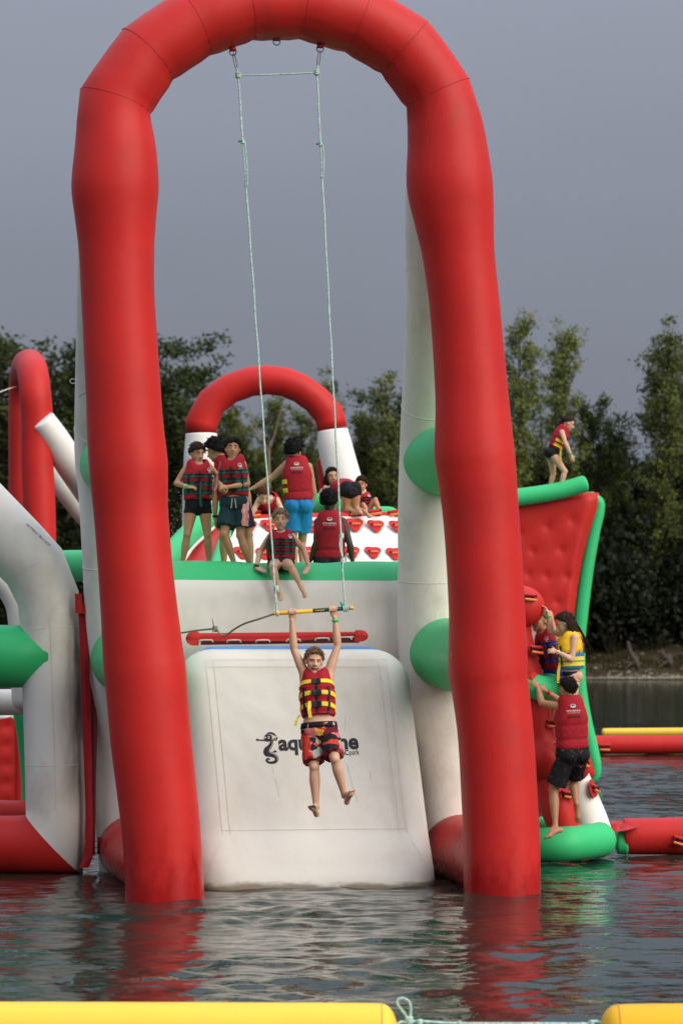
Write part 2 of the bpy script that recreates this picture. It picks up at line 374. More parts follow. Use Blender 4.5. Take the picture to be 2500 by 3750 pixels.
def leafmat(name, c, var=.45):
    m = bpy.data.materials.new(name); m.use_nodes = True; t = m.node_tree; b = t.nodes['Principled BSDF']
    tcn = t.nodes.new('ShaderNodeTexCoord'); no = t.nodes.new('ShaderNodeTexNoise'); no.inputs['Scale'].default_value = .8; no.inputs['Detail'].default_value = 5
    t.links.new(tcn.outputs['Object'], no.inputs['Vector'])
    oi = t.nodes.new('ShaderNodeObjectInfo'); ad = t.nodes.new('ShaderNodeMath'); ad.operation = 'MULTIPLY_ADD'; ad.inputs[1].default_value = .22; t.links.new(oi.outputs['Random'], ad.inputs[0]); t.links.new(no.outputs[0], ad.inputs[2])
    cr = t.nodes.new('ShaderNodeValToRGB'); cr.color_ramp.elements[0].position = .35; cr.color_ramp.elements[1].position = .85
    cr.color_ramp.elements[0].color = (c[0] * (1 - var), c[1] * (1 - var), c[2] * (1 - var), 1); cr.color_ramp.elements[1].color = (c[0] * (1 + var), c[1] * (1 + var * .85), c[2] * (1 + var * .3), 1)
    t.links.new(ad.outputs[0], cr.inputs[0]); t.links.new(cr.outputs[0], b.inputs['Base Color']); b.inputs['Roughness'].default_value = .65; b.inputs['Specular IOR Level'].default_value = .2
    tr = t.nodes.new('ShaderNodeBsdfTranslucent'); t.links.new(cr.outputs[0], tr.inputs[0]); mi = t.nodes.new('ShaderNodeMixShader'); mi.inputs[0].default_value = .22
    t.links.new(b.outputs[0], mi.inputs[1]); t.links.new(tr.outputs[0], mi.inputs[2]); t.links.new(mi.outputs[0], t.nodes['Material Output'].inputs[0]); return m
LEAF_P = leafmat('poplar_leaf', (.125, .150, .042)); LEAF_D = leafmat('dark_leaf', (.050, .068, .021)); LEAF_B = leafmat('painted_shade_leaf', (.015, .021, .010))  # darkest leaf: shade of the understory and back row put into its colour
BARK = mat('bark', (.030, .026, .020), rough=.9, spec=.05, var=.4, nscale=3, bump=.02, bscale=8)
BARKP = mat('pale_bark', (.075, .06, .045), rough=.9, spec=.05, var=.35, nscale=3, bump=.02, bscale=8)

def tree_meshes(seed, H, kind):
    rng = random.Random(seed); tb = MB(); limbs = []
    pts = []; lean = rng.uniform(-.03, .03)
    for i in range(9):
        t = i / 8; pts.append(Vector((lean * H * t + .25 * math.sin(t * 5 + seed), .2 * math.sin(t * 4 + 2 * seed), H * .94 * t)))
    sweep(tb, pts, [H * .016 * (1 - .88 * i / 8) for i in range(9)], n=8, cap0=None, cap1=.5)
    nb = {'poplar': 84, 'dense': 74, 'slim': 46}[kind]; V = []; Fc = []
    spread = {'poplar': .135, 'dense': .23, 'slim': .11}[kind]
    low = {'poplar': .16, 'dense': .10, 'slim': .18}[kind]
    leaf = {'poplar': .18, 'dense': .22, 'slim': .18}[kind]
    def leaves(c, r, n):
        for _ in range(n):
            p = c + Vector((rng.gauss(0, 1), rng.gauss(0, 1), rng.gauss(0, .8))) * (r * .52)
            a = Vector((rng.gauss(0, 1), rng.gauss(0, 1), rng.gauss(0, .7))).normalized(); b = a.cross(Vector((rng.gauss(0, 1), rng.gauss(0, 1), rng.gauss(0, 1)))).normalized()
            s = leaf * rng.uniform(.55, 1.25); k = len(V)
            V.extend([p - a * s, p + b * s * .55, p + a * s, p - b * s * .55]); Fc.append((k, k + 1, k + 2, k + 3))
    for i in range(nb):
        h = low + (1 - low) * (i + rng.random()) / nb; k8 = min(7.99, h * 8); i8 = int(k8); c0 = pts[i8].lerp(pts[i8 + 1], k8 - i8)
        prof = {'poplar': math.sin(math.pi * min(1, (1 - h) * 1.25 + .12)) ** .7 if h > .4 else .85 + .2 * rng.random(), 'dense': math.sin(math.pi * min(.97, .18 + .84 * (1 - h))) ** .55, 'slim': .5 + .5 * math.sin(math.pi * (1 - h))}[kind]
        ln = H * spread * prof * rng.uniform(.55, 1.25); a = rng.uniform(0, 2 * math.pi); up = {'poplar': rng.uniform(.9, 2.2), 'dense': rng.uniform(.15, .7), 'slim': rng.uniform(.8, 1.6)}[kind]
        d = Vector((math.cos(a), math.sin(a), up)).normalized(); e = c0 + d * ln; mid = c0.lerp(e, .5) + Vector((0, 0, -.06 * ln))
        if ln > 1.0: sweep(tb, [c0, mid, e], [H * .0045 * (1.2 - h), H * .003 * (1.2 - h), .02], n=5, cap0=None, cap1=.5)
        nc = max(2, int(ln / .62))
        for q in range(nc):
            t = .3 + .75 * (q + rng.random() * .8) / nc; c = c0.lerp(e, t) + Vector((rng.gauss(0, .28), rng.gauss(0, .28), rng.gauss(0, .3)))
            if rng.random() < .13 and kind != 'dense': continue
            leaves(c, rng.uniform(.45, .85) * (1.25 if kind == 'dense' else 1), {'poplar': 36, 'dense': 42, 'slim': 26}[kind])
    leaves(pts[-1] + Vector((0, 0, H * .02)), .7, 40)
    cm = MB(); cm.add(V, Fc)
    return tb, cm
def tree_variant(seed, H, kind, lm, bm=None):
    tb, cm = tree_meshes(seed, H, kind)
    return H, tb.mesh('trunk', bm or BARK), cm.mesh('crown', lm, smooth=False)
VAR = {'p0': tree_variant(1, 27, 'poplar', LEAF_P), 'p1': tree_variant(8, 27, 'poplar', LEAF_P), 'p2': tree_variant(15, 27, 'poplar', LEAF_P),
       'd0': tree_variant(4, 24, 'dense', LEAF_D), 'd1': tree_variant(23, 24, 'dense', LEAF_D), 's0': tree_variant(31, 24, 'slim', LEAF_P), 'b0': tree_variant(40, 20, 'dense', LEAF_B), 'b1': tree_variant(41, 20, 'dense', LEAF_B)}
def tree(px, top, Y, var, label, rz=0.0, wide=1.0, group=None):
    H, tm, cm = VAR[var]; g = W(px, 2380, Y); z0 = bank_z(g.x, Y) - .1; zt = W(px, top, Y).z; s = (zt - z0) / H
    e = thing('dark_tree' if var[0] in 'db' else 'poplar_tree', (g.x, Y, z0), label, 'tree', group); e.rotation_euler = (0, 0, rz); e.scale = (s * wide, s * wide, s)
    for nme, me in (('trunk', tm), ('crown', cm)):
        o = bpy.data.objects.new(nme, me); COL.objects.link(o); o.parent = e
    return e
T = [(10, 1235, 214, 'd0', 'dense dark tree behind the red arch at the left picture edge', 1.25), (120, 1390, 220, 'd1', 'dark tree showing just right of the small far red arch top', .9),
     (245, 1320, 216, 'd0', 'dark tree close on the left of the big red arch leg', .9), (600, 1240, 213, 'd1', 'tall dark tree close on the right of the big left red leg', 1.05),
     (705, 1470, 219, 'd0', 'lower dark tree behind the left white leg of the small rear arch', .9), (815, 1500, 216, 'p0', 'pale green tree under the left curve of the rear arch', .9),
     (905, 1530, 222, 'p2', 'loose green tree behind the bare forked sapling', .9), (1010, 1440, 217, 'p1', 'pale poplar in the middle of the rear arch opening', .9),
     (1110, 1500, 220, 'p0', 'green poplar under the right curve of the rear arch', .9), (1215, 1370, 214, 'p2', 'pale poplar poking above the right shoulder of the rear arch', .75),
     (1330, 1500, 216, 'p1', 'green poplar between the rear arch and the tall white leg', .9), (1455, 1345, 213, 's0', 'slim tree poking up beside the tall white leg', 1.1),
     (1420, 1440, 219, 'd1', 'dark tree close on the left of the tall white leg', .8), (1880, 1150, 212, 'p0', 'tall poplar partly hidden by the right red leg', .74),
     (1990, 1420, 221, 's0', 'slim pale poplar behind the girl on the high green tube', 1.0), (2085, 1185, 213, 'p1', 'tall poplar with a broad crown rising above the girl on the tower', .80),
     (2190, 1490, 215, 'd0', 'dark tree filling the dip between the two tall right poplars', .7), (2265, 1590, 220, 'p2', 'low green poplar in the gap before the rightmost tree', .8),
     (2420, 1190, 212, 'p2', 'tall poplar at the right picture edge', .92), (2530, 1300, 219, 'd1', 'dark tree cut by the right picture edge', .9),
     (-160, 1300, 216, 'd1', 'dark tree beyond the left picture edge', 1), (2680, 1230, 215, 'p0', 'tall poplar beyond the right picture edge', 1)]
for i, (px, top, Y, v, lab, wd) in enumerate(T): tree(px, top, Y + 3.5, v, lab, rz=i * 1.7, wide=wd)
for i in range(44):
    px = -950 + i * 100 + 25 * math.sin(i * 2.3); mid = 1690 if px > 1750 else (1640 if px < 700 else 1680)
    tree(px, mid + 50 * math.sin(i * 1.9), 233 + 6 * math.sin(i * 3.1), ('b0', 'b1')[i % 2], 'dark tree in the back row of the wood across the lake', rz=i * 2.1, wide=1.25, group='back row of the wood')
def bush_mesh(seed):
    rng = random.Random(seed); V = []; Fc = []; sm = MB()
    for b in range(9):
        a = rng.uniform(0, 6.28); r0 = rng.uniform(.3, 2.0); c = Vector((math.cos(a) * r0, math.sin(a) * r0 * .7, rng.uniform(.7, 3.4)))
        sweep(sm, [Vector((0, 0, -.2)), c * .5 + Vector((0, 0, .2)), c], [.07, .05, .02], n=5, cap0=None, cap1=.5)
        for _ in range(190):
            p = c + Vector((rng.gauss(0, .62), rng.gauss(0, .5), rng.gauss(0, .62))); p.z = max(.05, p.z)
            x = Vector((rng.gauss(0, 1), rng.gauss(0, 1), rng.gauss(0, .7))).normalized(); y = x.cross(Vector((rng.gauss(0, 1), rng.gauss(0, 1), rng.gauss(0, 1)))).normalized(); s = rng.uniform(.10, .22); k = len(V)
            V.extend([p - x * s, p + y * s * .6, p + x * s, p - y * s * .6]); Fc.append((k, k + 1, k + 2, k + 3))
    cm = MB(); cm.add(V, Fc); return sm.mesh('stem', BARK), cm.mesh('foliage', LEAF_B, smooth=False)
BUSH = [bush_mesh(s) for s in (1, 2, 3)]
for i in range(76):
    px = -200 + (i % 46) * 62 + 20 * math.sin(i * 1.3) + (31 if i >= 46 else 0); Y = SHORE + 8.6 + 1.8 * math.sin(i * 2.7)
    if i >= 46: px = -220 + (i - 46) * 97; Y += 2.5
    g = W(px, 2380, Y); sm, cm = BUSH[i % 3]
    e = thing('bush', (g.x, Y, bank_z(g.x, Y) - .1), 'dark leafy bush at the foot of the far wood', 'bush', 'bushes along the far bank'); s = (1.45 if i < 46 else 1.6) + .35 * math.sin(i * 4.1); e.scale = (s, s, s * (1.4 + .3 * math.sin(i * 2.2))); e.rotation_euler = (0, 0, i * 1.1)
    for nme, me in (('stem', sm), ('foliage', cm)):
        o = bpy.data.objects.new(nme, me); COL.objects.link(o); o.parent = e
BARKT = mat('tan_bark', (.24, .18, .12), rough=.9, spec=.05, var=.3, nscale=3)
def bare_tree():
    Y = 205.5 + 6; b = W(985, 2380, Y); z0 = bank_z(b.x, Y)
    e = thing('bare_tree', (b.x, Y, z0 - .1), 'bare forked pale sapling seen through the rear arch', 'tree')
    mb = MB(); f0 = W(984, 1655, Y); sweep(mb, [Vector((b.x + .3, Y, z0 - .1)), W(990, 2000, Y), f0], [.13, .11, .09], n=8, cap0=None); mb.build('trunk', BARKT, e)
    for tip in ((930, 1545), (910, 1470)), ((1005, 1590), (1032, 1488)):
        mb = MB(); sweep(mb, [f0, W(tip[0][0], tip[0][1], Y), W(tip[1][0], tip[1][1], Y)], [.07, .055, .025], n=6); mb.build('limb', BARKT, e)
bare_tree()
for px, py, h, lab in ((2310, 2330, 1.9, 'pale broken tree stump leaning on the far bank'), (2432, 2400, 1.2, 'short pale trunk base near the right end of the bank')):
    Y = SHORE + 3.4; g = W(px, 2380, Y); z0 = bank_z(g.x, Y); e = thing('tree_stump', (g.x, Y, z0), lab, 'stump'); mb = MB()
    sweep(mb, [Vector((g.x + .35, Y, z0 - .2)), Vector((g.x + .25, Y, z0 + .6)), Vector((g.x - .1, Y, z0 + h * .55)), Vector((g.x - .25, Y + .1, z0 + h))], [.42, .27, .20, .13], n=9, cap0=None, cap1=.3); mb.build('trunk', BARKP, e)
    for k in range(4):
        a = k * 1.5 + .4; mb = MB(); sweep(mb, [Vector((g.x + .3, Y, z0 + .35)), Vector((g.x + .3 + .5 * math.cos(a), Y - .3 + .3 * math.sin(a), z0 + .1)), Vector((g.x + .3 + .9 * math.cos(a), Y - .5 + .5 * math.sin(a), z0 - .12))], [.16, .11, .05], n=6); mb.build('root', BARKP, e)
# ------------------------------------------------------------------ inflatables
def rows_to_path(rows, per=5):
    "rows (px, py, r_px, Y) -> smooth points and radii in metres"
    A = np.array([[*W(x, y, Y), r * m_per_px(Y)] for x, y, r, Y in rows]); A = catmull(A, per)
    return [Vector(a[:3]) for a in A], [a[3] for a in A]
def tube_px(name, rows, m, parent, n=32, per=5, cap0=1.0, cap1=1.0, straight=False, **k):
    if straight: P = [W(x, y, Y) for x, y, r, Y in rows]; Rr = [r * m_per_px(Y) for x, y, r, Y in rows]
    else: P, Rr = rows_to_path(rows, per)
    mb = MB(); sweep(mb, P, Rr, n=n, cap0=cap0, cap1=cap1, **k); return mb.build(name, m, parent)

_HM = {}
def handle_meshes():
    "webbing loop with an orange grip; local x along grip, z out of the surface"
    if _HM: return _HM
    mb = MB()
    for sx in (-1, 1): sweep(mb, catmull([(sx * .078, .045, .012), (sx * .078, .02, .05), (sx * .066, -.025, .058)], 4), .013, n=6, flat=(Vector((1, 0, 0)), .6))
    box(mb, (0, .005, .004), ((.066, 0, 0), (0, .04, 0), (0, 0, .004))); _HM['strap'] = mb.mesh('strap', BLACK)
    mb = MB(); sweep(mb, [(-.075, -.03, .058), (.075, -.03, .058)], .019, n=10, cap0=.3, cap1=.3); _HM['grip'] = mb.mesh('grip', ORANGE)
    mb = MB(); sweep(mb, [(-.088, .048, .016), (.088, .048, .016)], .024, n=8, cap0=.3, cap1=.3, flat=(Vector((0, 0, 1)), .7)); _HM['tab'] = mb.mesh('tab', RED)
    mb = MB(); v = []; k = 22
    for zz in (0, .008):
        for j in range(k):
            a = 2 * math.pi * j / k; r = .125 * (1 + .10 * math.cos(3 * a + .5)); v.append((r * math.cos(a) * 1.05, r * math.sin(a) + .01, zz))
    mb.add(v, [tuple(range(k, 2 * k))] + [(j, (j + 1) % k, k + (j + 1) % k, k + j) for j in range(k)]); _HM['patch'] = mb.mesh('patch', RED, smooth=False)
    mb = MB(); v = []; k = 30
    for zz in (0, .012):
        for j in range(k):
            a = 2 * math.pi * j / k; r = .135 * (1 + .20 * math.cos(3 * a - math.pi / 2 + .3)); v.append((r * math.cos(a) * 1.12, r * math.sin(a) * 1.22 + .03, zz))
    mb.add(v, [tuple(range(k, 2 * k))] + [(j, (j + 1) % k, k + (j + 1) % k, k + j) for j in range(k)]); _HM['hold'] = mb.mesh('hold', RED, smooth=False)
    return _HM
def handle(parent, pos, out, right, scale=1.0, patch=None, under=None):
    hm = handle_meshes(); out = Vector(out).normalized(); right = Vector(right); right = (right - out * right.dot(out)).normalized(); up = out.cross(right)
    M = Matrix.Translation(Vector(pos)) @ Matrix((right, up, out)).transposed().to_4x4() @ Matrix.Scale(scale, 4)
    if patch:
        root = link(patch, hm['hold' if patch == 'hold' else 'patch'], parent); root.matrix_basis = M
        for q, nme in (('strap', 'strap'), ('grip', 'grip'), ('tab', 'tab')):
            o = bpy.data.objects.new(nme, hm[q]); COL.objects.link(o); o.parent = root
    else:
        root = link('handle', hm['grip'], parent); root.matrix_basis = M
        for q in ('strap', 'tab'): o = bpy.data.objects.new(q, hm[q]); COL.objects.link(o); o.parent = root

# ---- big trapeze arch ------------------------------------------------
def AY(px): return 24.9 + (px - 605) / 1220 * .6
LEG_L = [(3400, 468, 757), (3284, 462, 749), (3029, 446, 733), (2710, 406, 701), (2471, 383, 683), (2400, 378, 672), (2232, 370, 650), (1913, 348, 618), (1760, 330, 616), (1690, 324, 615), (1560, 318, 600), (1435, 314, 590), (1116, 300, 569), (925, 290, 566), (797, 274, 575), (685, 261, 583), (558, 271, 574), (450, 281, 556)]
LEG_R = [(450, 1489, 1766), (526, 1490, 1782), (669, 1486, 1804), (797, 1514, 1809), (925, 1543, 1812), (1116, 1570, 1830), (1435, 1591, 1860), (1640, 1588, 1882), (1720, 1597, 1890), (1913, 1623, 1902), (2232, 1642, 1921), (2440, 1640, 1931), (2520, 1653, 1935), (2710, 1677, 1953), (3029, 1694, 1973), (3252, 1698, 1977), (3380, 1700, 1980)]
ARCH_J = [(422, 372, 132), (540, 200, 129), (712, 86, 129), (905, 20, 128), (1108, 16, 127), (1312, 72, 128), (1480, 172, 128), (1604, 340, 125)]
def build_trapeze_arch():
    t = thing('trapeze_arch', W(1215, 3290, 25.2) * Vector((1, 1, 0)) if False else (0, 25.2, 0), 'giant red inflatable arch with white rear legs and green braces carrying the trapeze', 'inflatable arch')
    pl, rl = rows_to_path([((a + b) / 2, y, (b - a) / 2, AY(420)) if False else ((a + b) / 2, y, (b - a) / 2, AY((a + b) / 2)) for y, a, b in LEG_L], 4)
    pr, rr = rows_to_path([((a + b) / 2, y, (b - a) / 2, AY((a + b) / 2)) for y, a, b in LEG_R], 4)
    J = [(W(x, y, AY(x)), r * m_per_px(AY(x))) for x, y, r in ARCH_J]
    mid = []; seams = []
    for i, (p, r) in enumerate(J):
        mid.append((p, r * .985)); 
        if i < len(J) - 1:
            q, r2 = J[i + 1]
            for f_ in (.26, .5, .74): mid.append((p.lerp(q, f_), (r + (r2 - r) * f_) * 1.012))
    P = pl + [m_[0] for m_ in mid] + pr; Rr = rl + [m_[1] for m_ in mid] + rr
    mb = MB(); sweep(mb, P, Rr, n=88, cap0=None, cap1=None)
    cen = sum((p for p, r in J), Vector()) / len(J) - Vector((0, 0, .9)); nv = []
    for co in mb.v:
        c = Vector(co); dd = 0
        if c.z > 6.4:
            for (p, r) in J:
                w_ = c - p; rr0 = w_.length
                if rr0 < r * 1.15:
                    inn = (cen - p).normalized(); k_ = max(0, w_.normalized().dot(inn)); ang = math.atan2(w_.y, w_.dot(inn)); dd += .006 * k_ * math.sin(ang * 17 + p.x * 9)
            c = c + (c - cen).normalized() * dd
        c += Vector((0, 0, 0)) + (Vector((1, 0, 0)) * .006 * mnoise.noise(c * 1.7))
        nv.append(tuple(c))
    mb.v = nv; mb.build('arch_tube', REDWET, t)
    for i, (p, r) in enumerate(J):
        a = J[i - 1][0] if i else pl[-1]; b = J[i + 1][0] if i < len(J) - 1 else pr[0]; d0 = (p - a).normalized(); d1 = (b - p).normalized()
        tt = (d0 + d1).normalized(); bend = (d1 - d0).normalized(); st = 1 / math.sqrt((1 + d0.dot(d1)) / 2)
        u = bend; w = tt.cross(u); mb = MB(); sweep(mb, [p + (u * math.cos(2 * math.pi * j / 40) * st + w * math.sin(2 * math.pi * j / 40)) * (r * .9845) for j in range(40)], .0045, n=6, closed=True); mb.build('seam', SEAMR, t)
    # lengthwise welded seams down both legs, at the back quarter
    # white rear legs
    r_ = 126
    rowsR = [(1625, 430, 70, 25.5), (1622, 560, 118, 25.85), (1612, 720, 130, 26.2), (1612, 1116, 128, 26.8), (1590, 1594, 126, 27.5), (1580, 1850, 124, 27.62), (1578, 2072, 122, 27.72), (1580, 2295, 126, 27.78), (1600, 2550, 130, 27.85), (1635, 2800, 132, 27.95), (1660, 3100, 132, 28.0), (1665, 3300, 130, 28.0)]
    rowsL = [(418, 470, 70, 24.95), (416, 700, 120, 25.5), (412, 850, 126, 25.9), (408, 1300, 130, 26.7), (402, 1640, 129, 27.3), (414, 1800, 126, 27.45), (426, 2000, 126, 27.55), (440, 2300, 125, 27.7), (456, 2500, 126, 27.85), (472, 2750, 126, 28.1), (478, 3000, 127, 28.1), (490, 3230, 120, 28.1)]
    for rows in (rowsL, rowsR):
        P2, R2 = rows_to_path(rows, 4); mb = MB(); sweep(mb, P2, R2, n=36, cap0=.3, cap1=.3); leg = mb.build('rear_leg', WHITE2, t)
        for k in (len(P2) // 2 + 3, len(P2) // 3): ring_seam(leg, P2[k], P2[k + 1] - P2[k - 1], R2[k] * 1.002, SEAMW, .004)
    # green braces and red base tubes between front and rear legs
    for a, b, m, nme in (((1590, 1690, 124, 27.6), (1742, 1650, 138, 25.35), GREEN, 'brace'), ((1592, 2385, 128, 28.1), (1790, 2400, 142, 25.4), GREEN, 'brace'),
                         ((412, 1700, 122, 27.35), (470, 1690, 140, 24.95), GREEN, 'brace'), ((452, 2410, 126, 28.0), (530, 2410, 142, 24.9), GREEN, 'brace'),
                         ((1650, 3098, 128, 28.2), (1834, 3168, 132, 25.5), REDWET, 'base_tube'), ((486, 3105, 126, 28.0), (606, 3180, 134, 25.0), REDWET, 'base_tube')):
        tube_px(nme, [a, ((a[0] + b[0]) / 2, (a[1] + b[1]) / 2 + (10 if nme == 'brace' else 0), (a[2] + b[2]) / 2, (a[3] + b[3]) / 2), b], m, t, n=36, cap0=.1, cap1=.1, per=6)
    # rings under the arch, loops and cords on the legs
    for x, y, dy in ((1013, 146, 0), (853, 184, 0), (1172, 172, 0)):
        Y = AY(x); mb = MB(); c = W(x, y + 2, Y); k = 16
        sweep(mb, [c + Vector((math.cos(a) * .032, 0, -.012 + min(.012, math.sin(a) * .032))) for a in [2 * math.pi * j / k for j in range(k)]], .0055, n=6, closed=True); ring = mb.build('d_ring', STEEL, t)
        mb = MB(); box(mb, c + Vector((0, 0, .012)), ((.03, 0, 0), (0, .04, 0), (0, 0, .012))); mb.build('patch', SEAMR, ring)
    c = W(268, 1396, 26.6); mb = MB(); sweep(mb, [c + Vector((.03 * math.cos(a), 0, .022 * math.sin(a))) for a in [2 * math.pi * j / 14 for j in range(14)]], .004, n=5, closed=True); mb.build('cord_loop', ROPEW, t)
    mb = MB(); sweep(mb, [W(292, 1452, 26.4), W(318, 1436, 25.6)], .006, n=6); mb.build('pin', STEEL, t)
    mb = MB(); sweep(mb, [W(1845, 1359, 25.5), W(1874, 1363, 25.6)], .005, n=6); mb.build('pin', STEEL, t)
    rope('leg_cord', t, [W(306, 2130, 27.65), W(320, 2160, 27.6), W(345, 2182, 27.58), W(385, 2190, 27.55)], .008, ROPEW)
    rope('leg_cord', t, [W(317, 2258, 27.7), W(335, 2275, 27.66), W(360, 2288, 27.62), W(395, 2298, 27.6)], .007, TEAL)
    # small tab low on the left rear leg
    mb = MB(); box(mb, W(368, 3096, 27.82), ((.028, 0, 0), (0, .012, 0), (0, 0, .085))); mb.build('lacing_tab', DRED, t)
    return t
build_trapeze_arch()

# ---- trapeze ---------------------------------------------------------
YB = 25.3
BAR_L, BAR_R = W(1003, 2247, YB), W(1294, 2226, YB)
def build_trapeze():
    t = thing('trapeze', BAR_L.lerp(BAR_R, .5), 'yellow and green trapeze bar hung from the red arch on two long teal ropes', 'trapeze')
    Y0 = AY(1000) + .02; tl, tr = W(872, 276, Y0), W(1160, 266, Y0); bl, br = W(1013, 2240, YB), W(1262, 2228, YB)
    for a, b, dbl in ((tl, bl, (.125, .205)), (tr, br, (.135, .195))):
        n_ = 40; P = [a.lerp(b, i / n_) + Vector((.002 * math.sin(i * 1.3), 0, 0)) for i in range(n_ + 1)]
        mb = MB(); sweep(mb, P, .0085, n=7); rp = mb.build('rope', ROPE, t)
        mb = MB(); knot(mb, a.lerp(b, dbl[0]), .011, 1, .007); sweep(mb, [a.lerp(b, dbl[0]) + Vector((.02, -.01, 0)), a.lerp(b, (dbl[0] + dbl[1]) / 2) + Vector((.024, -.01, 0)), a.lerp(b, dbl[1]) + Vector((.012, -.01, 0))], .006, n=6); knot(mb, a.lerp(b, dbl[1]), .010, 2, .006); mb.build('splice', ROPE, t)
        mb = MB(); box(mb, a.lerp(b, dbl[0]) + Vector((-.02, -.01, .01)), ((.02, 0, .006), (0, .008, 0), (0, 0, .008))); mb.build('tape_end', TEAL, rp)
    mb = MB(); knot(mb, W(1011, 2155, YB), .016, 4, .009, 4); sweep(mb, [W(1011, 2160, YB - .02), W(1007, 2185, YB - .03)], .007, n=6); mb.build('knot', ROPE, t)
    mb = MB(); knot(mb, W(1250, 1963, YB), .016, 5, .008, 4); sweep(mb, catmull([W(1246, 1970, YB - .02), W(1244, 2000, YB - .03), W(1253, 2040, YB - .02), W(1259, 2050, YB)], 4), .008, n=6); knot(mb, W(1256, 2055, YB), .019, 6, .009, 4); sweep(mb, [W(1256, 2060, YB - .03), W(1252, 2092, YB - .03)], .008, n=6); sweep(mb, [W(1262, 2040, YB), W(1272, 2030, YB - .02)], .009, n=6); mb.build('knot', ROPE, t)
    rope('spreader_cord', t, [tl, tl.lerp(tr, .5) + Vector((0, 0, -.004)), tr], .008, ROPE)
    for a, x, y in ((tl, 855, 196), (tr, 1171, 186)):
        top = W(x, y, Y0); ax = (a - top); k = 14; c = top.lerp(a, .36); sd_ = Vector((.012, .008, 0))
        mb = MB(); sweep(mb, [c + ax * (.36 * math.cos(q)) + sd_ * math.sin(q) for q in [2 * math.pi * j / k for j in range(k)]], .005, n=6, closed=True); mb.build('carabiner', STEEL, t)
        mb = MB(); knot(mb, a, .018, 7, .010, 3); sweep(mb, [top.lerp(a, .7), a], .011, n=6); mb.build('knot', ROPE, t)
    d = (BAR_R - BAR_L); 
    YP = mat('yellow_bar', (.82, .46, .01), rough=.45, var=.06); GP = mat('green_bar', (.008, .075, .055), rough=.45, var=.1)
    mb = MB(); sweep(mb, [BAR_L, BAR_L + d * .5], .0185, n=14, cap0=.15, cap1=0); mb.build('bar_yellow_half', YP, t)
    mb = MB(); sweep(mb, [BAR_L + d * .49, BAR_L + d * .945], .0195, n=14, cap0=.1, cap1=.1); g = mb.build('bar_green_half', GP, t)
    v, f, w_ = text2d('sevengine', .022, .0004); o0 = BAR_L + d * .52; dn = d.normalized(); up = Vector((0, -.0, 1)); up = (up - dn * up.dot(dn)).normalized()
    mb = MB(); mb.add([o0 + dn * p[0] + up * (p[1] - .006) + Vector((0, -.0205, 0)) for p in v], f); mb.build('bar_lettering', YP, g)
    mb = MB(); sweep(mb, [BAR_L + d * .935, BAR_R], .0185, n=14, cap0=0, cap1=.15); e = mb.build('bar_end', YP, t)
    mb = MB(); c = BAR_L + d * .972 + Vector((0, -.0175, .002)); ellipsoid(mb, c, ((.009, 0, 0), (0, .003, 0), (0, 0, .006))); mb.build('bar_hole', ROPEW, e)
    for s_ in (.042, .055): ring_seam(t, BAR_L + d * s_, d, .024, ROPEW, .007, 'rope_wrap', 16)
    for s_ in (.875, .90, .925): ring_seam(t, BAR_L + d * s_, d, .026, ROPE, .008, 'rope_wrap', 16)
    mb = MB(); sweep(mb, [BAR_L + d * .86 + Vector((0, -.02, .02)), BAR_L + d * .845 + Vector((0, -.02, .05)), BAR_L + d * .865 + Vector((0, -.015, .035))], .012, n=6); mb.build('twine_end', TEAL, t)
    # grey tether cord
    rope('tether_cord', t, [BAR_L + Vector((.01, 0, 0)), W(950, 2266, 25.4), W(895, 2284, 25.6), W(860, 2303, 25.8), W(832, 2323, 25.9), W(816, 2328, 25.95), W(803, 2318, 26.0), W(797, 2308, 26.05), W(786, 2303, 26.1), W(720, 2309, 26.4), W(655, 2319, 26.8), W(560, 2330, 27.3), W(500, 2330, 27.6)], .0095, ROPEG)
    mb = MB(); knot(mb, W(788, 2303, 26.08), .018, 9, .009, 3); sweep(mb, [W(786, 2300, 26.06), W(781, 2282, 26.05), W(777, 2266, 26.05)], [.008, .007, .004], n=6); sweep(mb, [W(786, 2308, 26.06), W(779, 2316, 26.05)], [.007, .003], n=5); mb.build('tether_knot', ROPEG, t)
build_trapeze()

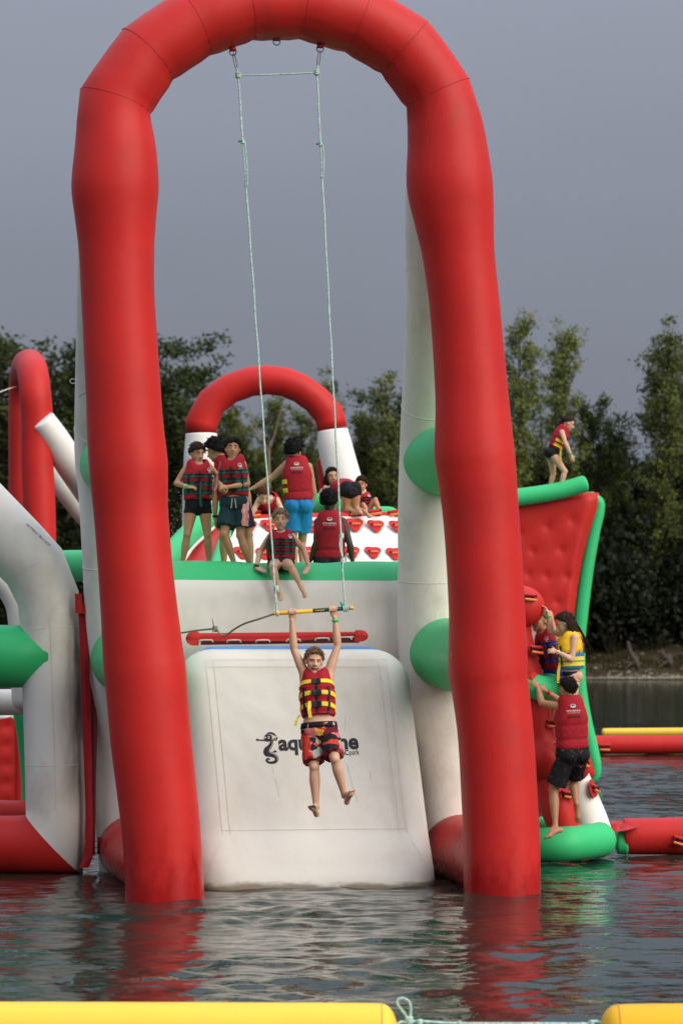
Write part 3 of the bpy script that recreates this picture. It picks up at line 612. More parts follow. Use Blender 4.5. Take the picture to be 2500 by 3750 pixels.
# ---- white landing slide --------------------------------------------
S_LAT = Vector((math.cos(R(9)), math.sin(R(9)), 0)); S_BOT = Vector((-.19, 26.02, 0)); S_TOP = Vector((-.462, 26.88, 2.34)); S_UP = (S_TOP - S_BOT).normalized(); S_N = S_UP.cross(S_LAT).normalized()
if S_N.y > 0: S_N = -S_N
S_UP = (S_UP - S_LAT * S_UP.dot(S_LAT)).normalized(); S_N = S_LAT.cross(S_UP); S_N = S_N if S_N.y < 0 else -S_N
def build_slide():
    t = thing('landing_slide', S_BOT, 'white inflatable landing slide printed with a black seahorse emblem and lettering', 'inflatable slide')
    up_len = (S_TOP - S_BOT).length; lo, hi = -.19, up_len + .0; hw = 1.15; T_ = .80; rad = .30
    # shear along the slope so the side edges run as the slope does
    shear = (S_TOP - S_BOT).dot(S_LAT) / (S_TOP - S_BOT).dot(S_UP)
    def P(u, v, d): return S_BOT + S_LAT * (u + v * shear) + S_UP * v + S_N * d
    def cloth(u, v):
        ins = min(hw - .22 - abs(u), v - .45, hi - .2 - v)
        if ins <= 0: return 0.0
        return min(1, ins / .12) * (-.010 + .014 * mnoise.noise(Vector((u * 2.2, v * 1.3, 0))) + .006 * mnoise.noise(Vector((u * 5 + v * 3, v * 4 - u * 3, 3))))
    # pillow shaped slab: concentric rounded-rectangle rings
    hh = (hi - lo) / 2; vc = (hi + lo) / 2; rc = .34; M = 50; mb = MB(); V = []
    def outline(s):
        a, b = hw - s, hh - s; r = max(.004, min(rc - s * .55, a - .001, b - .001)); pts = []
        for (sx, sy), a0 in (((1, 1), 0), ((-1, 1), 90), ((-1, -1), 180), ((1, -1), 270)):
            for k in range(9): an = R(a0 + 90 * k / 8); pts.append((sx * (a - r) + r * math.cos(an), sy * (b - r) + r * math.sin(an)))
            n0 = ((sx, sy)); nx = {(1, 1): (-1, 1), (-1, 1): (-1, -1), (-1, -1): (1, -1), (1, -1): (1, 1)}[n0]; an = R(a0 + 90); p = pts[-1]; q = (nx[0] * (a - r) + r * math.cos(an), nx[1] * (b - r) + r * math.sin(an))
            for k in range(1, M): pts.append((p[0] + (q[0] - p[0]) * k / M, p[1] + (q[1] - p[1]) * k / M))
        return pts
    srings = [(0, -T_), (0, -rad)] + [(rad * (1 - math.cos(math.pi / 2 * k / 9)), -rad + rad * math.sin(math.pi / 2 * k / 9)) for k in range(1, 10)] + [(rad + (hw - rad - .01) * k / 26, 0) for k in range(1, 27)]
    for s_, d0 in srings:
        for (u, v_) in outline(s_):
            v = v_ + vc; d = d0
            if v < .62 and d0 > -rad: q = min(1, (.62 - v) / .35); d += .045 * q * q * (3 - 2 * q)
            d += cloth(u, v)
            if v < .35 and abs(u) > hw - .35: d += .010 * math.sin((u + v) * 60) * max(0, (.35 - v)) * 2 * (d0 < -.02)
            V.append(P(u, v, d))
    n_ = 4 * (9 + M - 1); nr = len(srings)
    mb.add(V, [(j * n_ + i, j * n_ + (i + 1) % n_, (j + 1) * n_ + (i + 1) % n_, (j + 1) * n_ + i) for j in range(nr - 1) for i in range(n_)] + [tuple((nr - 1) * n_ + i for i in range(n_))])
    mb.build('slide_body', SLIDEW2, t)
    def surf(u, v, off): return P(u, v, off)
    fi, fb, ft = hw - .26, .50, hi - .20
    for (a, b) in (((-fi, fb), (fi, fb)), ((-fi, ft), (fi, ft)), ((-fi, fb), (-fi, ft)), ((fi, fb), (fi, ft))):
        for off_ in (0, .075):
            du = Vector((b[0] - a[0], b[1] - a[1])).normalized(); nn = Vector((-du.y, du.x)) * (off_ if (a[1] == b[1] and a[1] == fb) or (a[0] == b[0] and a[0] > 0) else -off_)
            mb = MB(); sweep(mb, [surf(a[0] + (b[0] - a[0]) * q + nn.x, a[1] + (b[1] - a[1]) * q + nn.y, .0015 + .001 * math.sin(q * 9)) for q in [i / 24 for i in range(25)]], .0018, n=5); mb.build('seam', SEAMW, t)
    for sx, (v0, v1) in ((-1, (fb, .16)), (1, (fb, .16))):
        mb = MB(); sweep(mb, [surf(sx * (fi + (.17) * q), v0 + (v1 - v0) * q, .045 * min(1, 1.6 * q) + .002 - .06 * q ** 3) for q in [i / 8 for i in range(9)]], .0018, n=5); mb.build('seam', SEAMW, t)
    # black print
    p0 = S_BOT - S_N * .008
    def drape(p):
        w_ = p - S_BOT; v = w_.dot(S_UP); u = w_.dot(S_LAT) - v * shear; return P(u, v, cloth(u, v) + .004)
    def E(cx, cy): return drape(on_plane(900 + cx * .3189, 2600 + cy * .3189, p0, S_N))
    def ribbon(mb, pts, ws, off=0.0):
        A = catmull([[*p, w] for p, w in zip(pts, ws)], 6); V = []
        for i, a in enumerate(A):
            b = A[min(i + 1, len(A) - 1)] - A[max(i - 1, 0)]; l = math.hypot(b[0], b[1]) or 1; n2 = (-b[1] / l, b[0] / l)
            for s in (-1, 1): V.append(E(a[0] + n2[0] * a[2] * s, a[1] + n2[1] * a[2] * s) + S_N * off)
        mb.add(V, [(2 * i, 2 * i + 1, 2 * i + 3, 2 * i + 2) for i in range(len(A) - 1)])
    def poly(mb, pts, off=0.0): mb.add([E(*p) + S_N * off for p in pts], [tuple(range(len(pts)))])
    mb = MB()
    poly(mb, [(255 + 46 * math.cos(a), 318 + 42 * math.sin(a)) for a in [2 * math.pi * j / 20 for j in range(20)]])
    ribbon(mb, [(262, 352), (215, 348), (160, 346), (138, 344)], [14, 9, 7, 8]); poly(mb, [(132 + 15 * math.cos(a), 342 + 13 * math.sin(a)) for a in [2 * math.pi * j / 12 for j in range(12)]])
    ribbon(mb, [(240, 268), (275, 264), (315, 275), (350, 300)], [3, 10, 11, 4], .0008)
    poly(mb, [(296, 335), (370, 308), (362, 324), (368, 330), (356, 340), (360, 350), (345, 352), (318, 350)], .0004)
    ribbon(mb, [(292, 345), (296, 385), (272, 425), (244, 460), (246, 495), (290, 512), (336, 530), (356, 560), (340, 592), (300, 604), (262, 600), (240, 580), (246, 562), (268, 562), (276, 574)], [18, 20, 26, 36, 36, 26, 22, 20, 18, 14, 12, 11, 10, 8, 4], .0012)
    poly(mb, [(300, 488), (340, 458), (346, 470), (362, 486)], .0006)
    em = mb.build('seahorse_emblem', INK, t, smooth=False)
    mb = MB(); ribbon(mb, [(300, 360), (306, 392), (284, 436), (268, 470), (284, 492), (326, 508), (362, 545), (362, 580)], [2.2, 2.6, 2.6, 2.6, 2.6, 2.6, 2.4, 1.6], .003)
    ribbon(mb, [(262, 280), (298, 286), (330, 306)], [1.6, 2, 1.6], .003); ribbon(mb, [(305, 338), (352, 322)], [1.4, 1.4], .003); ribbon(mb, [(308, 343), (350, 340)], [1.4, 1.4], .003)
    poly(mb, [(262 + 12 * math.cos(a), 318 + 17 * math.sin(a)) for a in [2 * math.pi * j / 12 for j in range(12)]], .003); poly(mb, [(224 + 6 * math.cos(a), 318 + 13 * math.sin(a)) for a in [2 * math.pi * j / 10 for j in range(10)]], .003); mb.build('emblem_lines', SLIDEW, em, smooth=False)
    mb = MB(); poly(mb, [(260 + 6 * math.cos(a), 320 + 10 * math.sin(a)) for a in [2 * math.pi * j / 10 for j in range(10)]], .005); mb.build('emblem_eye', INK, em, smooth=False)
    def word(s, x0, y0, x1, y1, size, bold, sub, name):
        v, f, w_ = text2d(s, 1.0, bold); a, b = E(x0, y0), E(x1, y1); d = (b - a); ln = d.length; dn = d.normalized(); un = S_N.cross(dn); un = un if un.z > 0 else -un
        k = ln / w_; mb = MB(); mb.add([drape(a + dn * (p[0] * k) + un * (p[1] * size)) for p in v], f); return mb.build(name, INK, t, smooth=False)
    word('aquazone', 378, 462, 1297, 440, .215, .035, .0, 'lettering'); word('AQUATIC', 850, 520, 1184, 513, .070, .02, .0, 'lettering'); word('park', 1192, 513, 1305, 508, .075, .0, .0, 'lettering')
    for pts in ([(302, 640), (318, 735)], [(332, 790), (360, 890), (385, 1000)], [(1142, 80), (1132, 245)], [(1150, 600), (1180, 690), (1225, 870), (1255, 970), (1285, 1060)], [(1420, 690), (1440, 800)]):
        mb = MB(); ribbon(mb, pts, [1.3] * len(pts), -.001); mb.build('scuff_mark', mat('scuff', (.30, .28, .24), rough=.6, var=.3, nscale=30), t, smooth=False)
    # blue top edge, red lacing flap and laces
    mb = MB(); us = [-.88 + 1.76 * i / 30 for i in range(31)]; sweep(mb, [P(u, hi + .030 - .03 * abs(u) ** 6, -.34) for u in us], [.040 * max(.15, min(1, (1 - abs(u) / .92) * 9)) for u in us], n=10, flat=(S_N, .6)); mb.build('blue_edge', BLUE, t)
    mb = MB(); n2 = 160; V = []; Yf = 27.25
    for i in range(n2 + 1):
        q = i / n2; px = 680 + 668 * q; rnd = math.sqrt(max(0, 1 - max(0, 1 - q * 668 / 28) ** 2)) if q < .06 else math.sqrt(max(0, 1 - max(0, 1 - (1 - q) * 668 / 30) ** 2)) if q > .94 else 1.0
        end = q < .075 or q > .925; top = 2313 - 6 * q + (0 if end else 6); bot = (2364 if q < .075 else 2348 - (18 * max(0, (q - .6) / .3) if q > .6 else 0)) if q < .925 else 2350; c = (top + bot) / 2; h = (bot - top) / 2 * max(.05, rnd)
        V += [W(px, c - h, Yf + .2 * q), W(px, c, Yf - .03 + .2 * q), W(px, c + h, Yf + .2 * q)]
    k = len(V); V2 = [v + Vector((0, .03, 0)) for v in V]; Fc = []
    for i in range(n2):
        for s in (0, 1): Fc += [(3 * i + s, 3 * i + s + 1, 3 * i + s + 4, 3 * i + s + 3)]; Fc += [tuple(q + k for q in reversed(Fc[-1]))]
        Fc += [(3 * i, 3 * i + 3, 3 * i + 3 + k, 3 * i + k), (3 * i + 2, 3 * i + 5, 3 * i + 5 + k, 3 * i + 2 + k)]
    mb.add(V + V2, Fc); mb.build('lacing_flap', RED, t)
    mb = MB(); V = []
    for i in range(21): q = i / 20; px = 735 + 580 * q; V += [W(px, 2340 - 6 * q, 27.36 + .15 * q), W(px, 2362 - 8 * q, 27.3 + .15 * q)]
    mb.add(V, [(2 * i, 2 * i + 1, 2 * i + 3, 2 * i + 2) for i in range(20)]); mb.build('lacing_gap_shade', mat('painted_gap_shade', (.10, .008, .010), rough=.8, var=.2), t)  # dark sheet stands in for the shade in the gap behind the laces
    for px in (755, 857, 963, 1075, 1180, 1262):
        yy = 2346 - 12 * max(0, (px - 1000) / 300); rope('lace', t, [W(px - 26, yy + 6, 27.2), W(px - 20, yy - 1, 27.17), W(px + 18, yy - 2, 27.17), W(px + 25, yy + 5, 27.2)], .008, ROPEW)
    return t
build_slide()

# ---- jump platform ---------------------------------------------------
def build_platform():
    t = thing('jump_platform', (-.5, 29, 0), 'raised white jump platform with green top edge behind the slide', 'platform')
    A = W(560, 2225, 28.0); B = W(1680, 2225, 28.4); cz = 2.705; A.z = B.z = cz; r = .46; ax = (B - A).normalized(); out = Vector((ax.y, -ax.x, 0)); out = out if out.y < 0 else -out
    a_split = math.asin((2.945 - cz) / r)
    def arc(a0, a1, name, m, n_=22, L_=60):
        mb = MB(); V = []
        for i in range(L_ + 1):
            c = A.lerp(B, i / L_)
            for j in range(n_ + 1):
                a = a0 + (a1 - a0) * j / n_; x = i / L_ * (B - A).length
                rr_ = r + .006 * mnoise.noise(Vector((x * 2, a * 2, 0)))
                for bx, bh in ((.55, -.1), (1.1, -.1), (1.65, -.1), (2.2, -.1), (.75, -.42), (1.5, -.42), (2.3, -.42)):
                    dd = math.hypot(x - bx, (a - bh) * r); rr_ -= .016 * math.exp(-(dd / .05) ** 2)
                # dents under the seated boy
                if a > .6:
                    for bx in (1.05, 1.35, 1.75): rr_ -= .02 * math.exp(-((x - bx) / .16) ** 2) * max(0, math.sin(a))
                ca, sa = math.cos(a), math.sin(a); ks = (abs(ca) ** 2.5 + abs(sa) ** 2.5) ** (-1 / 2.5) if a < a_split else 1.0; k0 = (abs(math.cos(a_split)) ** 2.5 + abs(math.sin(a_split)) ** 2.5) ** (-1 / 2.5); ks = ks if a < a_split else 1 + (k0 - 1) * max(0, 1 - (a - a_split) / .8); V.append(c + out * (ca * rr_ * ks) + Vector((0, 0, sa * rr_ * min(ks, 1.1) * (1.7 if sa < 0 else 1))) + out * (.05 * max(0, -sa)))
        mb.add(V, [(i * (n_ + 1) + j, i * (n_ + 1) + j + 1, (i + 1) * (n_ + 1) + j + 1, (i + 1) * (n_ + 1) + j) for i in range(L_) for j in range(n_)]); return mb.build(name, m, t)
    arc(a_split, math.pi, 'green_top', GREEN); arc(-math.pi * .62, a_split - .004, 'white_front', WHITE)
    # deck
    mb = MB(); c = (A + B) / 2 - out * 1.7; c.z = 2.84; box(mb, c, (ax * 1.8, out * 1.6, Vector((0, 0, .12)))); mb.build('deck', GREEN, t, smooth=False)
    mb = MB(); c = (A + B) / 2 - out * 1.7; c.z = 1.35; box(mb, c, (ax * 1.35, out * 1.4, Vector((0, 0, 1.36)))); mb.build('tower_body', WHITE2, t, smooth=False)
    # green roll running on to the left
    tube_px('side_tube', [(120, 2075, 58, 30.5), (300, 2072, 58, 29.4), (420, 2072, 58, 28.6)], GREEN, t, cap0=.5)
build_platform()

# ---- green chute on the left behind the standing children ----------------
def build_chute():
    t = thing('green_chute', W(720, 2060, 30.5), 'green sided chute with red lane behind the standing children', 'inflatable slide')
    tube_px('side_tube', [(588, 2085, 46, 30.0), (650, 2008, 44, 31.0), (728, 1925, 40, 32.5), (800, 1872, 36, 34.0), (860, 1850, 34, 35)], GREEN, t)
    tube_px('side_tube', [(782, 2110, 24, 30.0), (800, 2040, 22, 31.0), (822, 1975, 20, 32.5), (850, 1905, 20, 34.5)], GREEN, t)
    mb = MB(); V = []
    for a, b in (((610, 2110, 30.1), (790, 2120, 30.1)), ((665, 2042, 30.9), (802, 2050, 30.9)), ((715, 1985, 31.9), (818, 1992, 31.9)), ((765, 1935, 33), (832, 1945, 33)), ((820, 1890, 34.6), (850, 1895, 34.6))):
        p, q = W(*a), W(*b); V += [p, p.lerp(q, .5) + Vector((0, 0, -.03)), q]
    mb.add(V, [(3 * i + s, 3 * i + s + 1, 3 * i + s + 4, 3 * i + s + 3) for i in range(4) for s in (0, 1)]); mb.build('lane', RED, t)
    rope('trim', t, [W(668, 2062, 30.3), W(705, 2008, 31), W(745, 1968, 32), W(785, 1930, 33)], .02, SEAMW)
build_chute()

# ---- white climbing ramp behind the platform --------------------------------
def build_ramp():
    t = thing('climbing_ramp', (0, 32.5, 0), 'white climbing ramp with red holds behind the platform', 'climbing ramp')
    b0, b1 = W(780, 2125, 32.25), W(1640, 2120, 32.95); t0, t1 = W(880, 1900, 33.2), W(1560, 1886, 33.9)
    nrm = (b1 - b0).cross(t0 - b0).normalized(); nrm = nrm if nrm.y < 0 else -nrm
    mb = MB(); V = []; nu, nv = 40, 24
    for j in range(nv + 1):
        for i in range(nu + 1):
            a = b0.lerp(b1, i / nu); b = t0.lerp(t1, i / nu); p = a.lerp(b, j / nv); V.append(p + nrm * (.05 * math.sin(math.pi * j / nv) + .012 * mnoise.noise(Vector((i * .25, j * .25, 1)))))
    mb.add(V, [(j * (nu + 1) + i, j * (nu + 1) + i + 1, (j + 1) * (nu + 1) + i + 1, (j + 1) * (nu + 1) + i) for j in range(nv) for i in range(nu)]); mb.build('ramp_face', WHITE, t)
    mb = MB(); sweep(mb, [t0 + Vector((0, .06, .0)), t1 + Vector((0, .06, .0))], .055, n=14); mb.build('top_edge', RED, t)
    mb = MB(); c = (t0 + t1) / 2 + Vector((0, 1.2, -.06)); box(mb, c, ((t1 - t0) / 2, Vector((-.1, 1.15, 0)), Vector((0, 0, .05)))); mb.build('top_deck', RED, t, smooth=False)
    mb = MB(); c = (t0 + t1) / 2 + Vector((0, 1.2, -2.05)); box(mb, c, ((t1 - t0) / 2 * .97, Vector((-.1, 1.1, 0)), Vector((0, 0, 1.93)))); mb.build('ramp_body', WHITE2, t, smooth=False)
    rt = (t1 - t0).normalized()
    for k in range(8):
        for row, (yy, x0, dx) in enumerate(((2026, 890, 79.5), (1926, 903, 78))):
            handle(t, on_plane(x0 + dx * k + (6 if row else 0), yy + 3 * math.sin(k * 2 + row), (b0 + t0) / 2 + nrm * .055, nrm), nrm, rt + Vector((0, 0, .04 * math.sin(k * 3))), .66 + .04 * math.sin(k * 5 + row), 'hold')
    for px in (931, 1304, 1374, 1447): handle(t, W(px, 1884 + (16 if px < 1000 else 0) + (px - 1374) * .02, 33.3 + (px - 900) / 560 * .5), Vector((0, -.8, .5)), rt, .95)
    tube_px('green_roll', [(1120, 1858, 40, 34.6), (1190, 1848, 44, 34.6), (1250, 1852, 40, 34.6)], GREEN, t)
    tube_px('green_tube', [(905, 1893, 26, 35.0), (945, 1890, 26, 35.0), (1130, 1890, 26, 35.0), (1395, 1878, 24, 35.2), (1440, 1884, 22, 35.2)], GREEN, t)
build_ramp()

# ---- small rear arch ----------------------------------------------------
def build_rear_arch():
    Y = 42.0; t = thing('rear_arch', W(985, 2915, Y) * Vector((1, 1, 0)), 'smaller red inflatable arch with white legs behind the children', 'inflatable arch')
    J = [(737, 1548, 58), (778, 1470, 56), (841, 1424, 55), (917, 1397, 55), (980, 1391, 54), (1042, 1398, 54), (1103, 1424, 54), (1158, 1464, 54), (1203, 1516, 55), (1217, 1572, 55)]
    J3 = [(W(x, y, Y), r * m_per_px(Y)) for x, y, r in J]; P = []; Rr = []
    P.append(W(738, 1588, Y)); Rr.append(58 * m_per_px(Y))
    for i, (p, r) in enumerate(J3):
        P.append(p); Rr.append(r * .99)
        if i < len(J3) - 1: q, r2 = J3[i + 1]; P.append(p.lerp(q, .5)); Rr.append((r + r2) / 2 * 1.01)
    mb = MB(); sweep(mb, P, Rr, n=32, cap0=0, cap1=0); mb.build('arch_tube', RED, t)
    tube_px('leg', [(738, 1586, 57.6, Y), (736, 1640, 60, Y), (733, 1700, 61, Y), (730, 1850, 62, Y + .2), (728, 2200, 62, Y + .3), (726, 2930, 62, Y + .4)], WHITE, t, cap0=0, cap1=.2)
    tube_px('leg', [(1218, 1575, 55, Y), (1224, 1620, 62, Y), (1240, 1690, 65, Y), (1262, 1770, 66, Y), (1296, 1880, 66, Y), (1340, 2050, 66, Y + .2), (1400, 2400, 66, Y + .3), (1460, 2930, 66, Y + .4)], WHITE, t, cap0=0, cap1=.2)
    tube_px('side_tube', [(1178, 1690, 18, Y + .4), (1188, 1760, 24, Y + .4), (1200, 1860, 26, Y + .4), (1220, 2100, 26, Y + .4)], RED, t)
build_rear_arch()

# ---- far left swing tower -------------------------------------------------
def build_far_tower():
    Y = 55.0; t = thing('far_swing_tower', W(140, 2790, Y) * Vector((1, 1, 0)), 'distant red arch seen edge on with white diagonal legs at the left', 'inflatable arch')
    rows = [(150, 2800, 61, 55), (146, 1950, 60, 55), (138, 1700, 59, 55), (136, 1540, 59, 55), (130, 1440, 58, 55), (122, 1372, 57, 55.25), (114, 1340, 56, 55.9), (106, 1334, 55, 56.7), (97, 1345, 55, 57.5), (90, 1385, 54, 58.1), (87, 1460, 54, 58.3), (86, 1560, 54, 58.3), (88, 1800, 55, 58.3), (88, 2740, 55, 58.3)]
    tube_px('arch_tube', rows, RED, t, n=36, cap0=.2, cap1=.2, per=5)
    tube_px('diagonal_leg', [(158, 1540, 46, 54.8), (200, 1604, 52, 55.0), (255, 1694, 56, 55.4), (330, 1800, 58, 56.4), (460, 1990, 58, 57.2), (700, 2740, 58, 58)], WHITE, t, per=5, cap0=.2)
    tube_px('diagonal_leg', [(180, 1700, 44, 58.0), (250, 1795, 48, 58.4), (320, 1880, 50, 58.8), (450, 2040, 50, 59.4), (650, 2730, 50, 60)], WHITE, t, per=5)
    rope('stay_cord', t, [W(60, 1416, 55.6), W(0, 1436, 54), W(-200, 1520, 50)], .012, ROPEW)
build_far_tower()

# ---- white frame tower, left foreground -------------------------------------
def rubbed_white():
    "weathered white with a rubbed dirty strip where the lacing flap has chafed the post"
    m = WHITE2.copy(); m.name = 'rubbed_white_pvc'; t = m.node_tree; b = t.nodes['Principled BSDF']; src = b.inputs['Base Color'].links[0].from_socket
    tcn = t.nodes.new('ShaderNodeTexCoord'); sp = t.nodes.new('ShaderNodeSeparateXYZ'); t.links.new(tcn.outputs['Object'], sp.inputs[0])
    def rng(sock, a, b_, c, d):
        r = t.nodes.new('ShaderNodeMapRange'); r.interpolation_type = 'SMOOTHSTEP'; r.inputs[1].default_value = a; r.inputs[2].default_value = b_; r.inputs[3].default_value = c; r.inputs[4].default_value = d; t.links.new(sock, r.inputs[0]); return r.outputs[0]
    def mul(a, b_):
        q = t.nodes.new('ShaderNodeMath'); q.operation = 'MULTIPLY'; t.links.new(a, q.inputs[0]); t.links.new(b_, q.inputs[1]); return q.outputs[0]
    mp_ = t.nodes.new('ShaderNodeMapping'); mp_.inputs['Scale'].default_value = (9, 4, 1.6); t.links.new(tcn.outputs['Object'], mp_.inputs[0]); n_ = t.nodes.new('ShaderNodeTexNoise'); n_.inputs['Scale'].default_value = 1.3; n_.inputs['Detail'].default_value = 7; t.links.new(mp_.outputs[0], n_.inputs['Vector'])
    mk = mul(mul(rng(sp.outputs['X'], -2.88, -2.64, 0, 1), mul(rng(sp.outputs['Z'], .4, 1.1, 0, 1), rng(sp.outputs['Z'], 2.2, 2.75, 1, 0))), rng(n_.outputs[0], .3, .6, .15, .8))
    mi = t.nodes.new('ShaderNodeMixRGB'); mi.inputs[2].default_value = (.11, .09, .075, 1); t.links.new(mk, mi.inputs[0]); t.links.new(src, mi.inputs[1]); t.links.new(mi.outputs[0], b.inputs['Base Color']); return m
def build_frame_tower():
    Y = 27.9; t = thing('frame_tower', W(200, 3195, Y) * Vector((1, 1, 0)), 'white inflatable frame tower with green cross tube and red base at the left', 'inflatable tower')
    px2 = m_per_px(Y); 
    path = [(-330, 1600), (-100, 1838), (60, 2003), (128, 2075), (178, 2190), (186, 2300), (194, 2560), (203, 2800), (207, 2960), (200, 3092)]
    rr_ = [122, 121, 120, 117, 112, 110, 109, 110, 111, 108]
    P = [W(x, y, Y) for x, y in path]; base = [W(x, 3094, Y) for x in (60, -150, -500)]
    def dense(P, R_, k=4):
        A = []; B = []
        for i in range(len(P) - 1):
            for j in range(k): A.append(P[i].lerp(P[i + 1], j / k)); B.append(R_[i] + (R_[i + 1] - R_[i]) * j / k)
        return A + [P[-1]], B + [R_[-1]]
    mb = MB(); sweep(mb, P + base, [r * px2 for r in rr_ + [106, 106, 106]], n=40, cap0=.2, cap1=.2, mis=[0] * 9 + [1] * 6); mb.build('frame_tube', [rubbed_white(), RED], t)
    for i in (3, 5, 7): ring_seam(t, P[i], P[i + 1] - P[i - 1], rr_[i] * px2 * .999, SEAMW, .003)
    mb = MB(); sweep(mb, [P[i] + Vector((.02, -rr_[i] * px2 * .985, .02)) for i in (3, 4)] + [P[i] + Vector((.03, -rr_[i] * px2 * 1.0, 0)) for i in (5, 6, 7, 8)], .0025, n=5); mb.build('seam', SEAMW, t)
    tube_px('cross_tube', [(-500, 2402, 117, Y), (20, 2404, 115, Y), (190, 2404, 110.5, Y)], GREEN, t, cap1=0, straight=True, n=40)
    # rear frame seen through the opening
    tube_px('rear_cross_tube', [(-400, 2575, 50, 31), (0, 2572, 48, 31), (130, 2570, 46, 31)], WHITE2, t)
    tube_px('rear_post', [(80, 2545, 44, 31.5), (104, 2680, 42, 31.5), (120, 2850, 42, 31.5), (128, 3080, 44, 31.5)], GREEN, t)
    tube_px('rear_base_tube', [(-400, 2990, 62, 31.2), (60, 2990, 58, 31.2), (150, 3000, 58, 31.2)], RED, t)
    tube_px('rear_diagonal_tube', [(-330, 1790, 50, 30), (-40, 2075, 48, 30), (50, 2180, 46, 30), (78, 2290, 46, 30), (90, 2560, 46, 30)], WHITE2, t)
    # printed warning lines
    for k, (cx, cy, s) in enumerate(((118, 1908, 'NE PAS'), (146, 1934, 'NO SE'), (168, 1956, 'DO NOT'))):
        v, f, w_ = text2d(s, .034, .0005); o0 = W(cx - 22, cy + 14, Y - .30); d = Vector((.72, .25, -.65)).normalized(); u = Vector((.55, .25, .8)).normalized()
        mb = MB(); mb.add([o0 + d * p[0] + u * p[1] for p in v], f); mb.build('warning_lettering', INK, t, smooth=False)
    # lacing flap along the right side
    def flap(rows, m, name, Yf):
        mb = MB(); V = []
        for xa, xb, y in rows:
            p, q = W(xa, y, Yf), W(xb, y, Yf - .02); n_ = Vector((0, .03, 0)); V += [p, p.lerp(q, .5) - n_ * .6, q, q + n_, p + n_]
        k = 5; mb.add(V, [(i * k + j, i * k + (j + 1) % k, (i + 1) * k + (j + 1) % k, (i + 1) * k + j) for i in range(len(rows) - 1) for j in range(k)] + [tuple(range(k)), tuple((len(rows) - 1) * k + j for j in reversed(range(k)))]); return mb.build(name, m, t, smooth=False)
    flap([(288, 320, 2246), (292, 324, 2350), (296, 328, 2450), (300, 332, 2560), (304, 334, 2680), (308, 338, 2800), (312, 338, 2900), (314, 340, 3000), (312, 340, 3080), (306, 340, 3140), (290, 325, 3178)], DRED, 'lacing_flap', 27.62)
    flap([(318, 324, 2225), (322, 340, 2420), (328, 352, 2560), (334, 356, 2700), (338, 352, 2840), (340, 350, 3000), (338, 348, 3130)], mat('deep_red_webbing', (.16, .008, .012), rough=.7, var=.2), 'inner_flap', 27.75)
    flap([(275, 301, 2174), (277, 304, 2246)], RED, 'lacing_tab', 27.58); flap([(300, 316, 2212), (300, 317, 2248)], RED, 'lacing_tab', 27.57)
build_frame_tower()
def build_far_quilt():
    t = thing('quilted_red_wall', W(0, 2945, 38) * Vector((1, 1, 0)), 'red quilted wall glimpsed through the left frame tower', 'inflatable wall'); mb = MB(); V = []; nu, nv = 24, 24
    for j in range(nv + 1):
        for i in range(nu + 1):
            px = -260 + (330 + 0) * i / nu; py = 2960 - (340 - .25 * max(0, 60 - px)) * j / nv; p = W(px, py, 38); d = 0
            for bx in range(-250, 80, 55):
                for by in range(2660, 2950, 70): d += .04 * math.exp(-(((px - bx) / 14) ** 2 + ((py - by) / 14) ** 2))
            V.append(p + Vector((0, d + .1 * (2 * i / nu - 1) ** 4, 0)))
    mb.add(V, [(j * (nu + 1) + i, j * (nu + 1) + i + 1, (j + 1) * (nu + 1) + i + 1, (j + 1) * (nu + 1) + i) for j in range(nv) for i in range(nu)]); mb.build('panel', RED, t)
    tube_px('top_tube', [(-260, 2560, 14, 38.1), (0, 2625, 14, 38.1), (70, 2615, 14, 38.1)], WHITE, t); tube_px('side_tube', [(70, 2600, 16, 38.1), (74, 2800, 16, 38.1), (70, 2985, 16, 38.1)], RED, t)
build_far_quilt()

